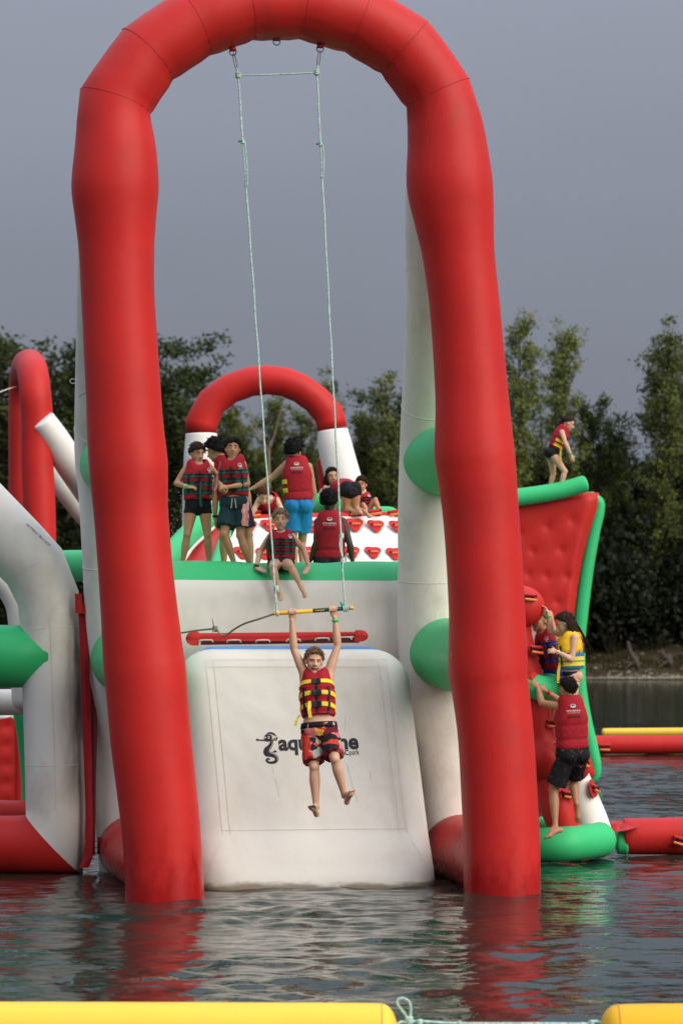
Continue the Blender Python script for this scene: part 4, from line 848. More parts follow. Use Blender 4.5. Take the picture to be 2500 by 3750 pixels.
# ---- far red climbing wall on the right ----------------------------------------
def build_far_wall():
    Y = 45.0; t = thing('tower_wall', W(1905, 2880, Y) * Vector((1, 1, 0)), 'tall red quilted tower wall edged in green behind the climbers', 'inflatable tower')
    ed = [(1836, 2196), (1948, 2158), (2060, 2131), (2149, 2116), (2240, 2105), (2340, 2098), (2440, 2100), (2558, 2112), (2652, 2133), (2745, 2156), (2829, 2180), (2860, 2172)]
    ys = [e[0] for e in ed]; xs = [e[1] for e in ed]; cx = 1905
    mb = MB(); V = []; nu, nv = 60, 90
    dimples = [(2095, 1905), (2005, 1930), (1950, 2020), (2055, 2015), (2000, 2110), (2075, 2112), (1935, 2105), (2040, 2205), (1960, 2200), (2085, 2290), (2000, 2300), (2050, 2400), (1960, 2400), (1900, 1950), (1880, 2060), (1860, 2200), (1900, 2300), (1840, 2400), (1800, 1950), (1790, 2100), (2060, 2520), (1980, 2520), (2090, 2640), (2000, 2640), (2120, 2760), (2040, 2760), (1950, 2760)]
    for j in range(nv + 1):
        py = 1815 + (2870 - 1815) * j / nv; xr = float(np.interp(py, ys, xs)); top = 0
        for i in range(nu + 1):
            s = 2 * i / nu - 1; px = cx + (xr - cx) * s; q = max(0, abs(s) - .82) / .18; d = .14 * q * q
            if py < 1850: d += .10 * ((1850 - py) / 35) ** 2
            if py > 2830: d += .14 * ((py - 2830) / 40) ** 2
            for bx, by in dimples: d += .028 * math.exp(-(((px - bx) ** 2 + (py - by) ** 2) / 150.0)) + .016 * math.exp(-(((px - bx) ** 2 + (py - by) ** 2) / 1500.0))
            V.append(W(px, py - (14 * max(0, s) if py < 1860 else 0), Y) + Vector((0, d, 0)))
    mb.add(V, [(j * (nu + 1) + i, j * (nu + 1) + i + 1, (j + 1) * (nu + 1) + i + 1, (j + 1) * (nu + 1) + i) for j in range(nv) for i in range(nu)]); mb.build('wall_panel', RED, t)
    bd = [(2170, 1822, 20), (2192, 1842, 20), (2190, 1880, 21), (2174, 1948, 22), (2152, 2060, 24), (2139, 2149, 25), (2128, 2240, 25), (2119, 2340, 24), (2118, 2440, 24), (2124, 2530, 24), (2140, 2628, 24), (2158, 2708, 24), (2176, 2790, 23), (2180, 2838, 17), (2165, 2862, 10)]
    for sgn in (1, -1):
        P = [W(cx + (x - cx) * sgn, y, Y + .22) for x, y, r in bd]; A = catmull([[*p, r * m_per_px(Y)] for p, (x, y, r) in zip(P, bd)], 5); mb = MB(); sweep(mb, [Vector(a[:3]) for a in A], [a[3] for a in A], n=24); mb.build('green_side', GREEN, t)
    tube_px('top_tube', [(1640, 1846, 34, Y - .1), (1890, 1822, 33, Y - .1), (2040, 1799, 32, Y - .1), (2138, 1772, 31, Y - .1)], GREEN, t, cap1=.45)
    mb = MB(); c = W(1905, 1840, Y + 1.0); box(mb, c, ((1.15, 0, .06), (0, .8, 0), (0, 0, .08))); mb.build('top_deck', GREEN, t, smooth=False)
    mb = MB(); c = W(1905, 2450, Y + 1.1); box(mb, c, ((.8, 0, 0), (0, .8, 0), (0, 0, 2.4))); mb.build('tower_core', WHITE2, t, smooth=False)
build_far_wall()

# ---- climbing mast on the right -----------------------------------------------
MY = 29.2
def build_mast():
    Y = MY; t = thing('climbing_mast', W(1950, 3100, Y) * Vector((1, 1, 0)), 'red and white inflatable climbing mast with orange grips beside the right arch leg', 'climbing mast')
    tube_px('red_column', [(1895, 2215, 62, Y), (1900, 2290, 44, Y), (1910, 2360, 44, Y), (1925, 2440, 50, Y), (1938, 2500, 56, Y), (1945, 2560, 66, Y), (1950, 2640, 72, Y), (1962, 2720, 76, Y), (1975, 2780, 90, Y - .05)], RED, t, n=32)
    mb = MB(); ellipsoid(mb, W(1905, 2222, Y - .05), ((88 * m_per_px(Y), 0, 0), (0, .24, 0), (0, 0, 78 * m_per_px(Y))), 28, 18); mb.build('top_bulb', RED, t)
    tube_px('white_column', [(1905, 2240, 70, Y + .3), (1935, 2330, 62, Y + .3), (1962, 2420, 60, Y + .3), (1985, 2500, 60, Y + .3), (2000, 2600, 60, Y + .35), (2010, 2760, 60, Y + .35)], WHITE, t, n=28)
    # green collar with red lobes
    mb = MB(); c = W(1958, 2515, Y + .02); k = 40
    sweep(mb, [c + Vector((.175 * math.cos(a), .22 * math.sin(a), .02 * math.sin(2 * a))) for a in [2 * math.pi * j / k for j in range(k)]], .135, n=18, closed=True); col = mb.build('green_collar', GREEN, t)
    for px, py, s in ((2036, 2512, 1.0), (1948, 2492, .9)):
        mb = MB(); p = W(px, py, Y - .19 if px < 2000 else Y - .02); ellipsoid(mb, p, ((.09 * s, .02, 0), (0, .12, 0), (0, 0, .115 * s)), 16, 10); mb.build('red_lobe', RED, col)
    # lower ring and splayed legs
    mb = MB(); c = W(2010, 2805, Y + .25); sweep(mb, [c + Vector((.27 * math.cos(a), .34 * math.sin(a), .0)) for a in [2 * math.pi * j / k for j in range(k)]], .17, n=20, closed=True); mb.build('red_ring', RED, t)
    tube_px('red_leg', [(1990, 2800, 66, Y), (2010, 2880, 60, Y - .05), (2040, 2960, 62, Y - .1), (2066, 3035, 58, Y - .1)], RED, t)
    tube_px('red_leg', [(1955, 2820, 56, Y + .6), (1935, 2920, 56, Y + .8), (1912, 3030, 50, Y + .9)], RED, t)
    tube_px('white_leg', [(2080, 2800, 52, Y + .5), (2108, 2860, 54, Y + .5), (2130, 2920, 58, Y + .5), (2160, 3000, 62, Y + .45), (2185, 3080, 64, Y + .4)], WHITE, t)
    # green base
    mb = MB(); pts = [W(1880, 3092, Y - .15), W(2075, 3086, Y - .35), W(2195, 3076, Y + .1)]
    tube_px('green_base', [(1830, 3092, 62, Y + .1), (1940, 3096, 64, Y - .1), (2050, 3092, 64, Y - .28), (2130, 3084, 64, Y - .1), (2198, 3076, 62, Y + .15)], GREEN, t, cap1=.7, n=32)
    tube_px('green_base', [(1960, 3030, 40, Y + 1.1), (2080, 3045, 48, Y + .9), (2190, 3066, 58, Y + .3)], GREEN, t, n=28)
    rt = Vector((1, .1, -.05))
    for px, py, d, out in ((1937, 2192, -.26, (.3, -1, .25)), (1958, 2384, -.16, (.5, -1, .2)), (2030, 2505, -.14, (.6, -1, .2)), (2017, 2655, -.12, (.5, -1, .2)), (1985, 2785, -.2, (.15, -1, .15)), (2076, 2915, -.22, (.5, -1, .3)), (2128, 2798, .0, (.6, -.8, .2))):
        handle(t, W(px, py, Y + d), out, rt, .85)
    for px, py, d, out in ((2170, 2892, .35, (.95, -.45, .25)), (1998, 2388, .12, (.95, -.4, .25))): handle(t, W(px, py, Y + d), out, Vector((.3, .9, -.2)), .8, 'patch')
build_mast()

# ---- booms -------------------------------------------------------------------
def boom(name, label, rows, m, group=None, n=28, cap0=1, cap1=1):
    t = thing(name, W(rows[0][0], 2380, rows[0][3]) * Vector((1, 1, 0)), label, 'boom', group)
    tube_px('tube', rows, m, t, n=n, cap0=cap0, cap1=cap1); return t
t = boom('floating_boom', 'red floating boom lashed to the green base of the climbing mast', [(2284, 3062, 66, 30.1), (2400, 3062, 67, 30.1), (2600, 3060, 68, 30.1), (3300, 3056, 68, 30.1)], RED, cap0=.15)
tube_px('green_end', [(2262, 3085, 42, 30.05), (2290, 3085, 45, 30.05)], GREEN, t, cap0=.3, cap1=.3)
mb = MB(); V = []
rngf = random.Random(2)
for j in range(7):
    for i in range(9):
        px = 2236 + 100 * i / 8; py = 3030 - 26 * j / 6 + 22 * (1 - i / 8) * (j < 3) + rngf.uniform(-2, 2); V.append(W(px, py, 29.78 + .06 * j + .03 * math.sin(i * 2.1 + j)))
mb.add(V, [(j * 9 + i, j * 9 + i + 1, (j + 1) * 9 + i + 1, (j + 1) * 9 + i) for j in range(6) for i in range(8)]); mb.build('lashed_flap', RED, t)
handle(t, W(2488, 3085, 29.88), (0, -1, .2), (1, 0, -.3), .9)
t = boom('floating_boom', 'far red floating boom beyond the climbing mast', [(2120, 2728, 34, 59), (2300, 2727, 34, 59), (2700, 2726, 34, 59), (3500, 2724, 34, 59)], RED)
handle(t, W(2212, 2740, 58.78), (0, -1, .1), (1, 0, 0), 1.4)
t = boom('floating_boom', 'far yellow floating boom lying behind the far red boom', [(2210, 2682, 15, 63), (2400, 2681, 15.5, 63), (2700, 2679, 15.5, 63), (3300, 2677, 15.5, 63)], YELLOW, cap0=.6)
t = boom('floating_boom', 'pale yellow floating boom along the bottom left picture edge', [(-900, 3782, 112, 15.2), (0, 3782, 112, 15.2), (1000, 3784, 111, 15.2), (1340, 3785, 110, 15.2), (1395, 3786, 109, 15.2)], YELLOW, cap0=1, cap1=.55)
ring_seam(t, W(1398, 3786, 15.2), (1, 0, 0), 109.6 * m_per_px(15.2), mat('yellow_seam', (.62, .42, .05), rough=.5, var=.1), .004)
t2 = boom('floating_boom', 'orange yellow floating boom end at the bottom right corner', [(2262, 3796, 115, 15.2), (2330, 3794, 116, 15.2), (2600, 3793, 117, 15.2), (3400, 3793, 117, 15.2)], YELLOW2, cap0=.6)
ring_seam(t2, W(2262, 3796, 15.2), (1, 0, 0), 115.6 * m_per_px(15.2), mat('orange_seam', (.58, .30, .01), rough=.5, var=.1), .004)
r_ = thing('mooring_rope', W(1480, 3748, 15.2), 'teal mooring rope with a loop tied between the two near yellow booms', 'rope')
Yr = 15.2
mb = MB(); sweep(mb, catmull([W(1452, 3752, Yr), W(1470, 3742, Yr), W(1490, 3744, Yr), W(1540, 3740, Yr), W(1640, 3747, Yr), W(1800, 3749, Yr), W(2000, 3749, Yr), W(2150, 3749, Yr), W(2180, 3740, Yr), W(2210, 3752, Yr)], 6), .0075, n=7); mb.build('strand', ROPE, r_)
mb = MB(); sweep(mb, catmull([W(1498, 3738, Yr), W(1475, 3705, Yr - .01), W(1456, 3680, Yr - .02), W(1456, 3662, Yr - .02), W(1475, 3656, Yr - .02), W(1496, 3668, Yr - .02), W(1503, 3695, Yr - .01), W(1500, 3738, Yr)], 6), .0075, n=7); mb.build('loop', ROPE, r_)
mb = MB(); knot(mb, W(1498, 3738, Yr), .014, 3, .009, 3); knot(mb, W(1535, 3744, Yr), .010, 8, .008, 3); knot(mb, W(1680, 3746, Yr), .007, 5, .006, 2); knot(mb, W(2165, 3747, Yr), .010, 6, .008, 3); mb.build('knot', ROPE, r_)
# ------------------------------------------------------------------ people
def skin(name, c): return mat('skin_' + name, c, rough=.5, spec=.35, var=.10, nscale=9, sss=.05, stain=(c[0] * .92, c[1] * .68, c[2] * .60, .5), stain_lo=.5, stain_hi=.75, stain_scale=7)
SK_FAIR = skin('fair', (.62, .37, .245)); SK_TAN = skin('tan', (.48, .25, .135)); SK_OLIVE = skin('olive', (.41, .21, .115)); SK_BROWN = skin('brown', (.235, .125, .075)); SK_DARK = skin('dark', (.060, .034, .024))
H_BROWN = mat('hair_brown', (.15, .085, .048), rough=.75, spec=.10, var=.4, nscale=60); H_BLACK = mat('hair_black', (.010, .008, .008), rough=.75, spec=.10, var=.4, nscale=60)
H_DBROWN = mat('hair_dark_brown', (.028, .016, .011), rough=.75, spec=.10, var=.4, nscale=60); H_FAIR = mat('hair_light_brown', (.21, .14, .080), rough=.75, spec=.10, var=.4, nscale=60); H_RED = mat('hair_auburn', (.075, .026, .014), rough=.75, spec=.10, var=.4, nscale=60)
CL = dict(rough=.75, spec=.2, var=.12, nscale=14, bump=.006, bscale=26)
V_RED = mat('vest_red', (.34, .012, .022), **CL); V_YEL = mat('vest_yellow', (.80, .46, .02), **CL); V_BLUE = mat('vest_blue', (.03, .19, .40), **CL)
S_GREEN = mat('strap_green', (.006, .10, .085), rough=.7, spec=.2, var=.12, nscale=20); S_YELLOW = mat('strap_yellow', (.78, .62, .05), rough=.7, spec=.2, var=.12, nscale=20); S_BLUE = mat('strap_blue', (.02, .06, .38), rough=.7, spec=.2, var=.12, nscale=20)
C_BLACK = mat('cloth_black', (.010, .010, .012), **CL); C_NAVY = mat('cloth_navy', (.010, .014, .034), **CL); C_TEAL = mat('cloth_teal', (.012, .038, .046), **CL); C_BLUE = mat('cloth_blue', (.015, .18, .42), **CL); C_RBLUE = mat('cloth_royal_blue', (.015, .04, .40), **CL)
P_WHITE = mat('white_print', (.56, .54, .54), rough=.6, spec=.2, var=.05); P_BLACK = mat('vest_black_print', (.03, .006, .008), rough=.7, spec=.2, var=.1)
EYE_W = mat('eye_white', (.42, .36, .32), rough=.3, var=.02); EYE_D = mat('iris_dark', (.025, .015, .010), rough=.25, var=.1); LIP = mat('lips', (.36, .13, .11), rough=.5, var=.1); LIPD = mat('open_mouth', (.16, .025, .025), rough=.5, var=.1); TOOTH = mat('teeth', (.58, .54, .48), rough=.35, var=.03)
B_GREEN = mat('wristband_green', (.03, .55, .10), rough=.4, var=.05)
FLORAL = mat('pink_floral', (.52, .20, .18), rough=.8, spec=.15, var=.6, nscale=30, stain=(.62, .52, .48, .9), stain_lo=.5, stain_hi=.58, stain_scale=26)
DOTS = mat('black_patterned_cloth', (.010, .010, .012), rough=.8, spec=.15, var=.1, stain=(.30, .07, .07, .9), stain_lo=.60, stain_hi=.63, stain_scale=34)
def board_mat():
    m = bpy.data.materials.new('abstract_boardshort'); m.use_nodes = True; t = m.node_tree; b = t.nodes['Principled BSDF']; b.inputs['Roughness'].default_value = .75; b.inputs['Specular IOR Level'].default_value = .2
    tcn = t.nodes.new('ShaderNodeTexCoord'); mp_ = t.nodes.new('ShaderNodeMapping'); mp_.inputs['Rotation'].default_value = (0, .5, 0); mp_.inputs['Scale'].default_value = (8.5, 8.5, 15); t.links.new(tcn.outputs['Object'], mp_.inputs[0])
    n_ = t.nodes.new('ShaderNodeTexNoise'); n_.inputs['Scale'].default_value = .8; t.links.new(mp_.outputs[0], n_.inputs['Vector']); ad = t.nodes.new('ShaderNodeVectorMath'); ad.operation = 'MULTIPLY_ADD'; ad.inputs[1].default_value = (1.6, 1.6, 1.6); t.links.new(n_.outputs['Color'], ad.inputs[0]); t.links.new(mp_.outputs[0], ad.inputs[2])
    vo = t.nodes.new('ShaderNodeTexVoronoi'); vo.inputs['Scale'].default_value = 1.0; t.links.new(ad.outputs[0], vo.inputs['Vector']); sp = t.nodes.new('ShaderNodeSeparateColor'); t.links.new(vo.outputs['Color'], sp.inputs[0])
    cr = t.nodes.new('ShaderNodeValToRGB'); cr.color_ramp.interpolation = 'CONSTANT'; E_ = cr.color_ramp.elements; cols = [(.13, .010, .018), (.50, .045, .022), (.010, .010, .012), (.55, .14, .15), (.16, .012, .02), (.34, .35, .28), (.45, .03, .02), (.012, .012, .016), (.60, .32, .06)]
    E_[0].position = 0; E_[0].color = (*cols[0], 1); E_[1].position = .13; E_[1].color = (*cols[1], 1)
    for i, c in enumerate(cols[2:], 2): e = E_.new(min(.99, i * .117)); e.color = (*c, 1)
    t.links.new(sp.outputs[0], cr.inputs[0]); t.links.new(cr.outputs[0], b.inputs['Base Color']); return m
BOARD = board_mat()

TB = [(-.17, .06, .05), (-.09, .145, .10), (0, .168, .118), (.15, .160, .112), (.32, .138, .096), (.5, .148, .105), (.68, .163, .113), (.82, .155, .106), (.92, .115, .088), (1.0, .066, .064), (1.06, .05, .055)]
_t = [x[0] for x in TB]; _a = [x[1] for x in TB]; _b = [x[2] for x in TB]
VT = [.10, .30, .50, .66, .78, .88, .97, 1.04, 1.085]; VA = [.176, .172, .178, .184, .168, .148, .138, .126, .098]; VB = [.140, .134, .142, .150, .146, .138, .126, .110, .090]

def limb(mb, a, b, prof, n=12, bow=None, cap=1.0):
    P = [a.lerp(b, t) + (bow * math.sin(math.pi * t) if bow is not None else Vector()) for t, r in prof]; sweep(mb, P, [r for t, r in prof], n=n, cap0=cap, cap1=cap, miter=False)
def smootharr(prof, k=3):
    A = catmull(prof, k); return [(a[0], a[1]) for a in A]

def hand(mb, wrist, d, nrm, side, S, curl=.35, spread=.12, thumb=None):
    "d fingers direction, nrm palm normal (towards the palm side), side = vector to the thumb side"
    d = d.normalized(); nrm = (nrm - d * nrm.dot(d)).normalized(); sd_ = (side - d * side.dot(d) - nrm * side.dot(nrm)).normalized()
    ellipsoid(mb, wrist + d * .048 * S, (sd_ * .039 * S, nrm * .016 * S, d * .055 * S), 12, 8)
    for k, (off, ln) in enumerate(((.030, .072), (.010, .080), (-.010, .075), (-.029, .060))):
        p = wrist + d * .082 * S + sd_ * off * S; q = (d + sd_ * off * 30 * spread * .1).normalized(); pts = [p - q * .02 * S, p]; ang = 0
        for j, fr in enumerate((.45, .32, .23)):
            ang += curl * (1.0 + .25 * j); v = q * math.cos(ang) + nrm * math.sin(ang); p = p + v * ln * fr * S; pts.append(p)
        sweep(mb, pts, [.0092 * S, .0092 * S, .0086 * S, .008 * S, .007 * S], n=8, miter=False)
    th = thumb or (d * .6 + sd_ * .8 + nrm * .35).normalized(); p = wrist + d * .028 * S + sd_ * .028 * S
    sweep(mb, [p, p + th * .032 * S, p + (th + d * .25).normalized() * .058 * S], [.012 * S, .0105 * S, .0085 * S], n=8, miter=False)

def grip_hand(mb, wrist, c, axis, S, back):
    "fist closed round a bar through c along axis; back = direction from the bar towards the forearm side seen by the fingers' knuckles"
    axis = axis.normalized(); up = (c - wrist); up = (up - axis * up.dot(axis)).normalized(); out = axis.cross(up); out = out if out.dot(back) > 0 else -out
    ellipsoid(mb, wrist.lerp(c, .55) - out * -.004, (axis * .040 * S, out * .020 * S, up * .050 * S), 12, 8)
    r = .0195 + .010
    for k in range(4):
        o = c + axis * ((k - 1.5) * .0222 * S); pts = []
        for a in (-30, 15, 60, 105, 150, 190): pts.append(o + (out * math.cos(R(a)) * -1 + up * math.sin(R(a))) * r * -1 if False else o + (-out * math.cos(R(a)) + up * math.sin(R(a))) * r)
        sweep(mb, pts, [.0092 * S, .0092 * S, .0092 * S, .0088 * S, .0084 * S, .0078 * S], n=8, miter=False)
    return out, up

def foot(mb, ankle, d, up, S, lat, fine=True):
    "d toe direction, up = top of foot"
    d = d.normalized(); up = (up - d * up.dot(d)).normalized(); lt = d.cross(up)
    heel = ankle - up * .055 * S - d * .035 * S; ball = ankle - up * .066 * S + d * .115 * S
    ellipsoid(mb, heel, (lt * .031 * S, d * .038 * S, up * .030 * S), 12, 8); sweep(mb, [heel + up * .004, heel.lerp(ball, .5) + up * .012 * S, ball], [.029 * S, .030 * S, .027 * S], n=12, miter=False)
    sweep(mb, [ankle, ankle.lerp(ball, .5) + up * .012 * S, ball + up * .004], [.034 * S, .030 * S, .020 * S], n=12, miter=False)
    ellipsoid(mb, ball, (lt * .043 * S, d * .035 * S, up * .020 * S), 12, 8)
    if not fine: ellipsoid(mb, ball + d * .03 * S, (lt * .040 * S, d * .034 * S, up * .014 * S), 12, 8)
    for k in range(5 if fine else 0):
        o = (k - 2) * .0175 * S * lat; ln = (.060, .056, .050, .044, .038)[k] * S; b0 = ball + lt * o + d * .012 * S; sweep(mb, [b0, b0 + d * ln * .6 + up * .004 * S, b0 + d * ln], [.0105 * S if k == 0 else .0085 * S, .009 * S, .0095 * S if k == 0 else .0075 * S], n=8, miter=False)

def person(label, Y, S, hs, sk, J, face=(0, 0, 0), hair=None, vest=None, shorts=None, voxel=.0085, grips=None, hands=None, feet=None, mouth='shut', wrist=(), bend=0.0, footdir=None, brow_low=False):
    j = {k: W(v[0], v[1], Y + (v[2] if len(v) > 2 else 0)) for k, v in J.items()}
    pel = (j['hL'] + j['hR']) / 2; nk = j['nk']; s = (nk - pel); Ls = s.length; s.normalize()
    lh = (j['hL'] - j['hR']).normalized(); ls = (j['sL'] - j['sR']).normalized()
    def frame(t):
        q = max(0, min(1, t)); l = lh.lerp(ls, q); l = (l - s * l.dot(s)).normalized(); fr = l.cross(s); c = pel + s * (t * Ls) + fr * (bend * math.sin(math.pi * q) + .01 * S); return c, l, fr
    def ringpt(t, ph, a, b, ex=2.3):
        c, l, fr = frame(t); sx, cx = math.sin(ph), math.cos(ph); e = 2 / ex; x = math.copysign(abs(sx) ** e, sx) * a; y = math.copysign(abs(cx) ** e, cx) * b; return c + l * x + fr * y
    mb = MB(); n = 28; rings = []
    tt = np.linspace(-.17, 1.06, 26)
    for t in tt:
        a = float(np.interp(t, _t, _a)) * S; b = float(np.interp(t, _t, _b)) * S; rings.append([ringpt(t, 2 * math.pi * k / n, a, b) for k in range(n)])
    V = [p for r_ in rings for p in r_]; fc = [(i * n + k, i * n + (k + 1) % n, (i + 1) * n + (k + 1) % n, (i + 1) * n + k) for i in range(len(rings) - 1) for k in range(n)] + [tuple(reversed(range(n))), tuple((len(rings) - 1) * n + k for k in range(n))]
    mb.add(V, fc)
    # head frame: yaw 0 looks at the camera, +90 to picture right
    yaw, pit, rol = [R(v) for v in face]; hd = j['hd']
    hf = Vector((math.sin(yaw) * math.cos(pit), -math.cos(yaw) * math.cos(pit), math.sin(pit))); hl = Vector((math.cos(yaw), math.sin(yaw), 0)); hu = hl.cross(hf) * -1; hu = hu if hu.z > 0 or abs(pit) > 1.2 else -hu
    hu = (Matrix.Rotation(rol, 3, hf) @ hu); hl = hf.cross(hu) * -1; hl = hu.cross(hf) if False else hl
    hl = (hl - hf * hl.dot(hf)).normalized()
    def H(x, y, z): return hd + (hl * x + hf * y + hu * z) * hs
    def he(c, r_): ellipsoid(mb, H(*c), (hl * r_[0] * hs, hf * r_[1] * hs, hu * r_[2] * hs), 18, 12)
    he((0, -.012, .022), (.075, .093, .092)); he((0, .018, -.035), (.062, .070, .080)); he((0, .058, -.092), (.026, .024, .022)); he((.031, .050, -.026), (.027, .026, .028)); he((-.031, .050, -.026), (.027, .026, .028))
    sweep(mb, [H(0, .084, .014), H(0, .098, -.012), H(0, .107, -.026)], [.0085 * hs, .0105 * hs, .0135 * hs], n=10, miter=False); he((.011, .094, -.030), (.009, .010, .008)); he((-.011, .094, -.030), (.009, .010, .008))
    sweep(mb, [H(-.042, .062, .026), H(0, .075, .028), H(.042, .062, .026)], .0125 * hs, n=10, miter=False)
    for sx in (1, -1): he((sx * .075, -.006, -.008), (.011, .021, .031))
    if mouth == 'shut': sweep(mb, [H(-.020, .075, -.060), H(0, .084, -.059), H(.020, .075, -.060)], .0095 * hs, n=8, miter=False)
    limb(mb, nk - s * .03 * S, H(0, -.018, -.045), [(0, .058 * S), (.5, .050 * S), (1, .052 * hs)], 14)
    for sd_ in 'LR':
        sh, el, wr = j['s' + sd_], j['e' + sd_], j['w' + sd_]; hp, kn, an = j['h' + sd_], j['k' + sd_], j['a' + sd_]
        limb(mb, nk - s * .035 * S, sh, [(0, .046 * S), (.5, .042 * S), (1, .046 * S)], 12)
        ellipsoid(mb, sh, ((sh - el).normalized() * .058 * S, (sh - el).orthogonal().normalized() * .052 * S, (sh - el).cross((sh - el).orthogonal()).normalized() * .052 * S))
        c_, l_, f_ = frame(.72); limb(mb, c_ + l_ * (.10 * S if sd_ == 'L' else -.10 * S), sh, [(0, .062 * S), (1, .050 * S)], 12)
        limb(mb, sh, el, smootharr([(0, .050 * S), (.35, .048 * S), (.7, .041 * S), (1, .037 * S)])); limb(mb, el, wr, smootharr([(0, .037 * S), (.25, .041 * S), (.6, .034 * S), (.88, .0255 * S), (1, .0255 * S)]))
        limb(mb, hp, kn, smootharr([(0, .084 * S), (.3, .080 * S), (.7, .062 * S), (1, .052 * S)]), 14)
        sn = (an - kn).normalized(); kd = (kn - (hp + an) / 2); bow = None
        limb(mb, kn, an, smootharr([(0, .050 * S), (.12, .049 * S), (.32, .054 * S), (.6, .043 * S), (.86, .032 * S), (1, .033 * S)]), 14)
        ellipsoid(mb, kn + (kd.normalized() * .012 * S if kd.length > .02 else Vector()), (Vector((.048 * S, 0, 0)), Vector((0, .048 * S, 0)), Vector((0, 0, .052 * S))))
        c0, l0, f0 = frame(0)
        ellipsoid(mb, hp - f0 * .045 * S + s * .0, (l0 * .080 * S, f0 * .085 * S, s * .085 * S))
        fd = (footdir or {}).get(sd_)
        if fd is None: fd = f0 - Vector((0, 0, f0.z))
        fd = Vector(fd[:3]) if not isinstance(fd, Vector) else fd
        fd.normalize(); sh_up = (kn - an).normalized(); foot(mb, an, fd, sh_up if abs(sh_up.dot(fd)) < .93 else Vector((0, -1, .3)), S, -1 if sd_ == 'L' else 1, voxel < .006)
        # hands
        if grips and sd_ in grips: grip_hand(mb, wr, grips[sd_][0], grips[sd_][1], S, Vector((0, 1, 0)))
        else:
            hp_ = (hands or {}).get(sd_, {}); d_ = hp_.get('d', (wr - el).normalized() + Vector((0, 0, -.12))); nn = hp_.get('n', -(ls if sd_ == 'L' else -ls) + Vector((0, 0, -.1))); tn = hp_.get('t', frame(.6)[2] + Vector((0, 0, .3)))
            hand(mb, wr, Vector(d_), Vector(nn), Vector(tn), S, hp_.get('curl', .4))
    body = link('person', remesh(mb, voxel, 5, 'person', sk)); tag(body, label, 'person')
    # face
    if True:
        for sx in (1, -1):
            m_ = MB(); ellipsoid(m_, H(sx * .031, .0745, .003), (hl * .0125 * hs, hf * .0070 * hs, hu * (.0030 if brow_low else .0050) * hs), 10, 7); e = m_.build('eye', EYE_W if not brow_low else EYE_D, body)
            m_ = MB(); ellipsoid(m_, H(sx * .031, .0780, .003), (hl * .0058 * hs, hf * .0045 * hs, hu * (.0030 if brow_low else .0050) * hs), 8, 6); m_.build('iris', EYE_D, e)
            m_ = MB(); zb = .020 if brow_low else .027; sweep(m_, [H(sx * .014, .0850, zb - (.003 if brow_low else 0)), H(sx * .032, .0815, zb + .004), H(sx * .050, .068, zb)], [.0030 * hs, .0034 * hs, .002 * hs], n=6); m_.build('eyebrow', hair[1] if hair else H_BROWN, body)
        if mouth == 'open':
            m_ = MB(); ellipsoid(m_, H(.002, .080, -.058), (hl * .034 * hs, hf * .010 * hs, hu * .0175 * hs), 14, 9); mo = m_.build('mouth', LIPD, body)
            m_ = MB(); ellipsoid(m_, H(.002, .0850, -.0540), (hl * .027 * hs, hf * .0058 * hs, hu * .0055 * hs), 12, 7); m_.build('teeth', TOOTH, mo)
            m_ = MB(); ellipsoid(m_, H(.002, .080, -.074), (hl * .022 * hs, hf * .008 * hs, hu * .0042 * hs), 12, 7); m_.build('lower_lip', LIP, mo)
        else:
            m_ = MB(); sweep(m_, [H(-.022, .081, -.060), H(0, .0915, -.059), H(.022, .081, -.060)], [.003 * hs, .0058 * hs, .003 * hs], n=8, miter=False); m_.build('mouth', LIP, body)
    # hair
    if hair:
        style, hm = hair[0], hair[1]; rng = random.Random(hash(label) % 1000 if False else len(label)); m_ = MB(); nu, nv = 44, 30; V = []; keep = []
        amp = {'curly': .022, 'afro': .018, 'short': .006, 'tousled': .011, 'long': .006, 'bun': .004, 'bowl': .006}[style]; thick = {'curly': .030, 'afro': .022, 'short': .011, 'tousled': .016, 'long': .014, 'bun': .009, 'bowl': .014}[style]; fq = {'curly': 55, 'afro': 70, 'short': 30, 'tousled': 26, 'long': 16, 'bun': 14, 'bowl': 18}[style]
        hx = {'curly': [-1.0, -.40, .12, .42], 'afro': [-1.0, -.48, .1, .52], 'short': [-1.05, -.50, .12, .60], 'tousled': [-.75, -.35, .10, .56], 'long': [-.70, -.45, .15, .62], 'bun': [-.60, -.15, .25, .72], 'bowl': [-.80, -.48, -.1, .42]}[style]
        for i in range(nv + 1):
            th = math.pi * i / nv
            for k in range(nu):
                ph = 2 * math.pi * k / nu; x, y, z = math.sin(th) * math.cos(ph), math.sin(th) * math.sin(ph), math.cos(th)
                hz = float(np.interp(y, [-1, -.1, .35, .85], hx)) + .07 * math.sin(ph * 7 + len(label)) * (style in ('bowl', 'tousled', 'long', 'short')) * (y > .3)
                q = max(0, min(1, (z - hz) / .24 + .5)); q = q * q * (3 - 2 * q); nn_ = mnoise.noise(Vector((x, y, z)) * fq * .10 + Vector((len(label), 0, 0))) * amp + mnoise.noise(Vector((x, y, z)) * fq * .25) * amp * .6
                off = (thick + nn_) * q - .016 * (1 - q); V.append(H(x * (.077 + off), -.012 + y * (.095 + off), .024 + z * (.094 + off * 1.05)))
        m_.add(V, [(i * nu + k, (i + 1) * nu + k, (i + 1) * nu + (k + 1) % nu, i * nu + (k + 1) % nu) for i in range(nv) for k in range(nu)])
        def lock(p, d, ln, w, g=.5):
            a = p; pts = [a]; 
            for q in range(3): d = (d + Vector((0, 0, -g * .35))).normalized(); a = a + d * ln / 3; pts.append(a)
            sweep(m_, pts, [w, w * .9, w * .7, w * .2], n=5, miter=False)
        nl = {'curly': 170, 'afro': 150, 'short': 160, 'tousled': 220, 'long': 90, 'bun': 20, 'bowl': 200}[style]
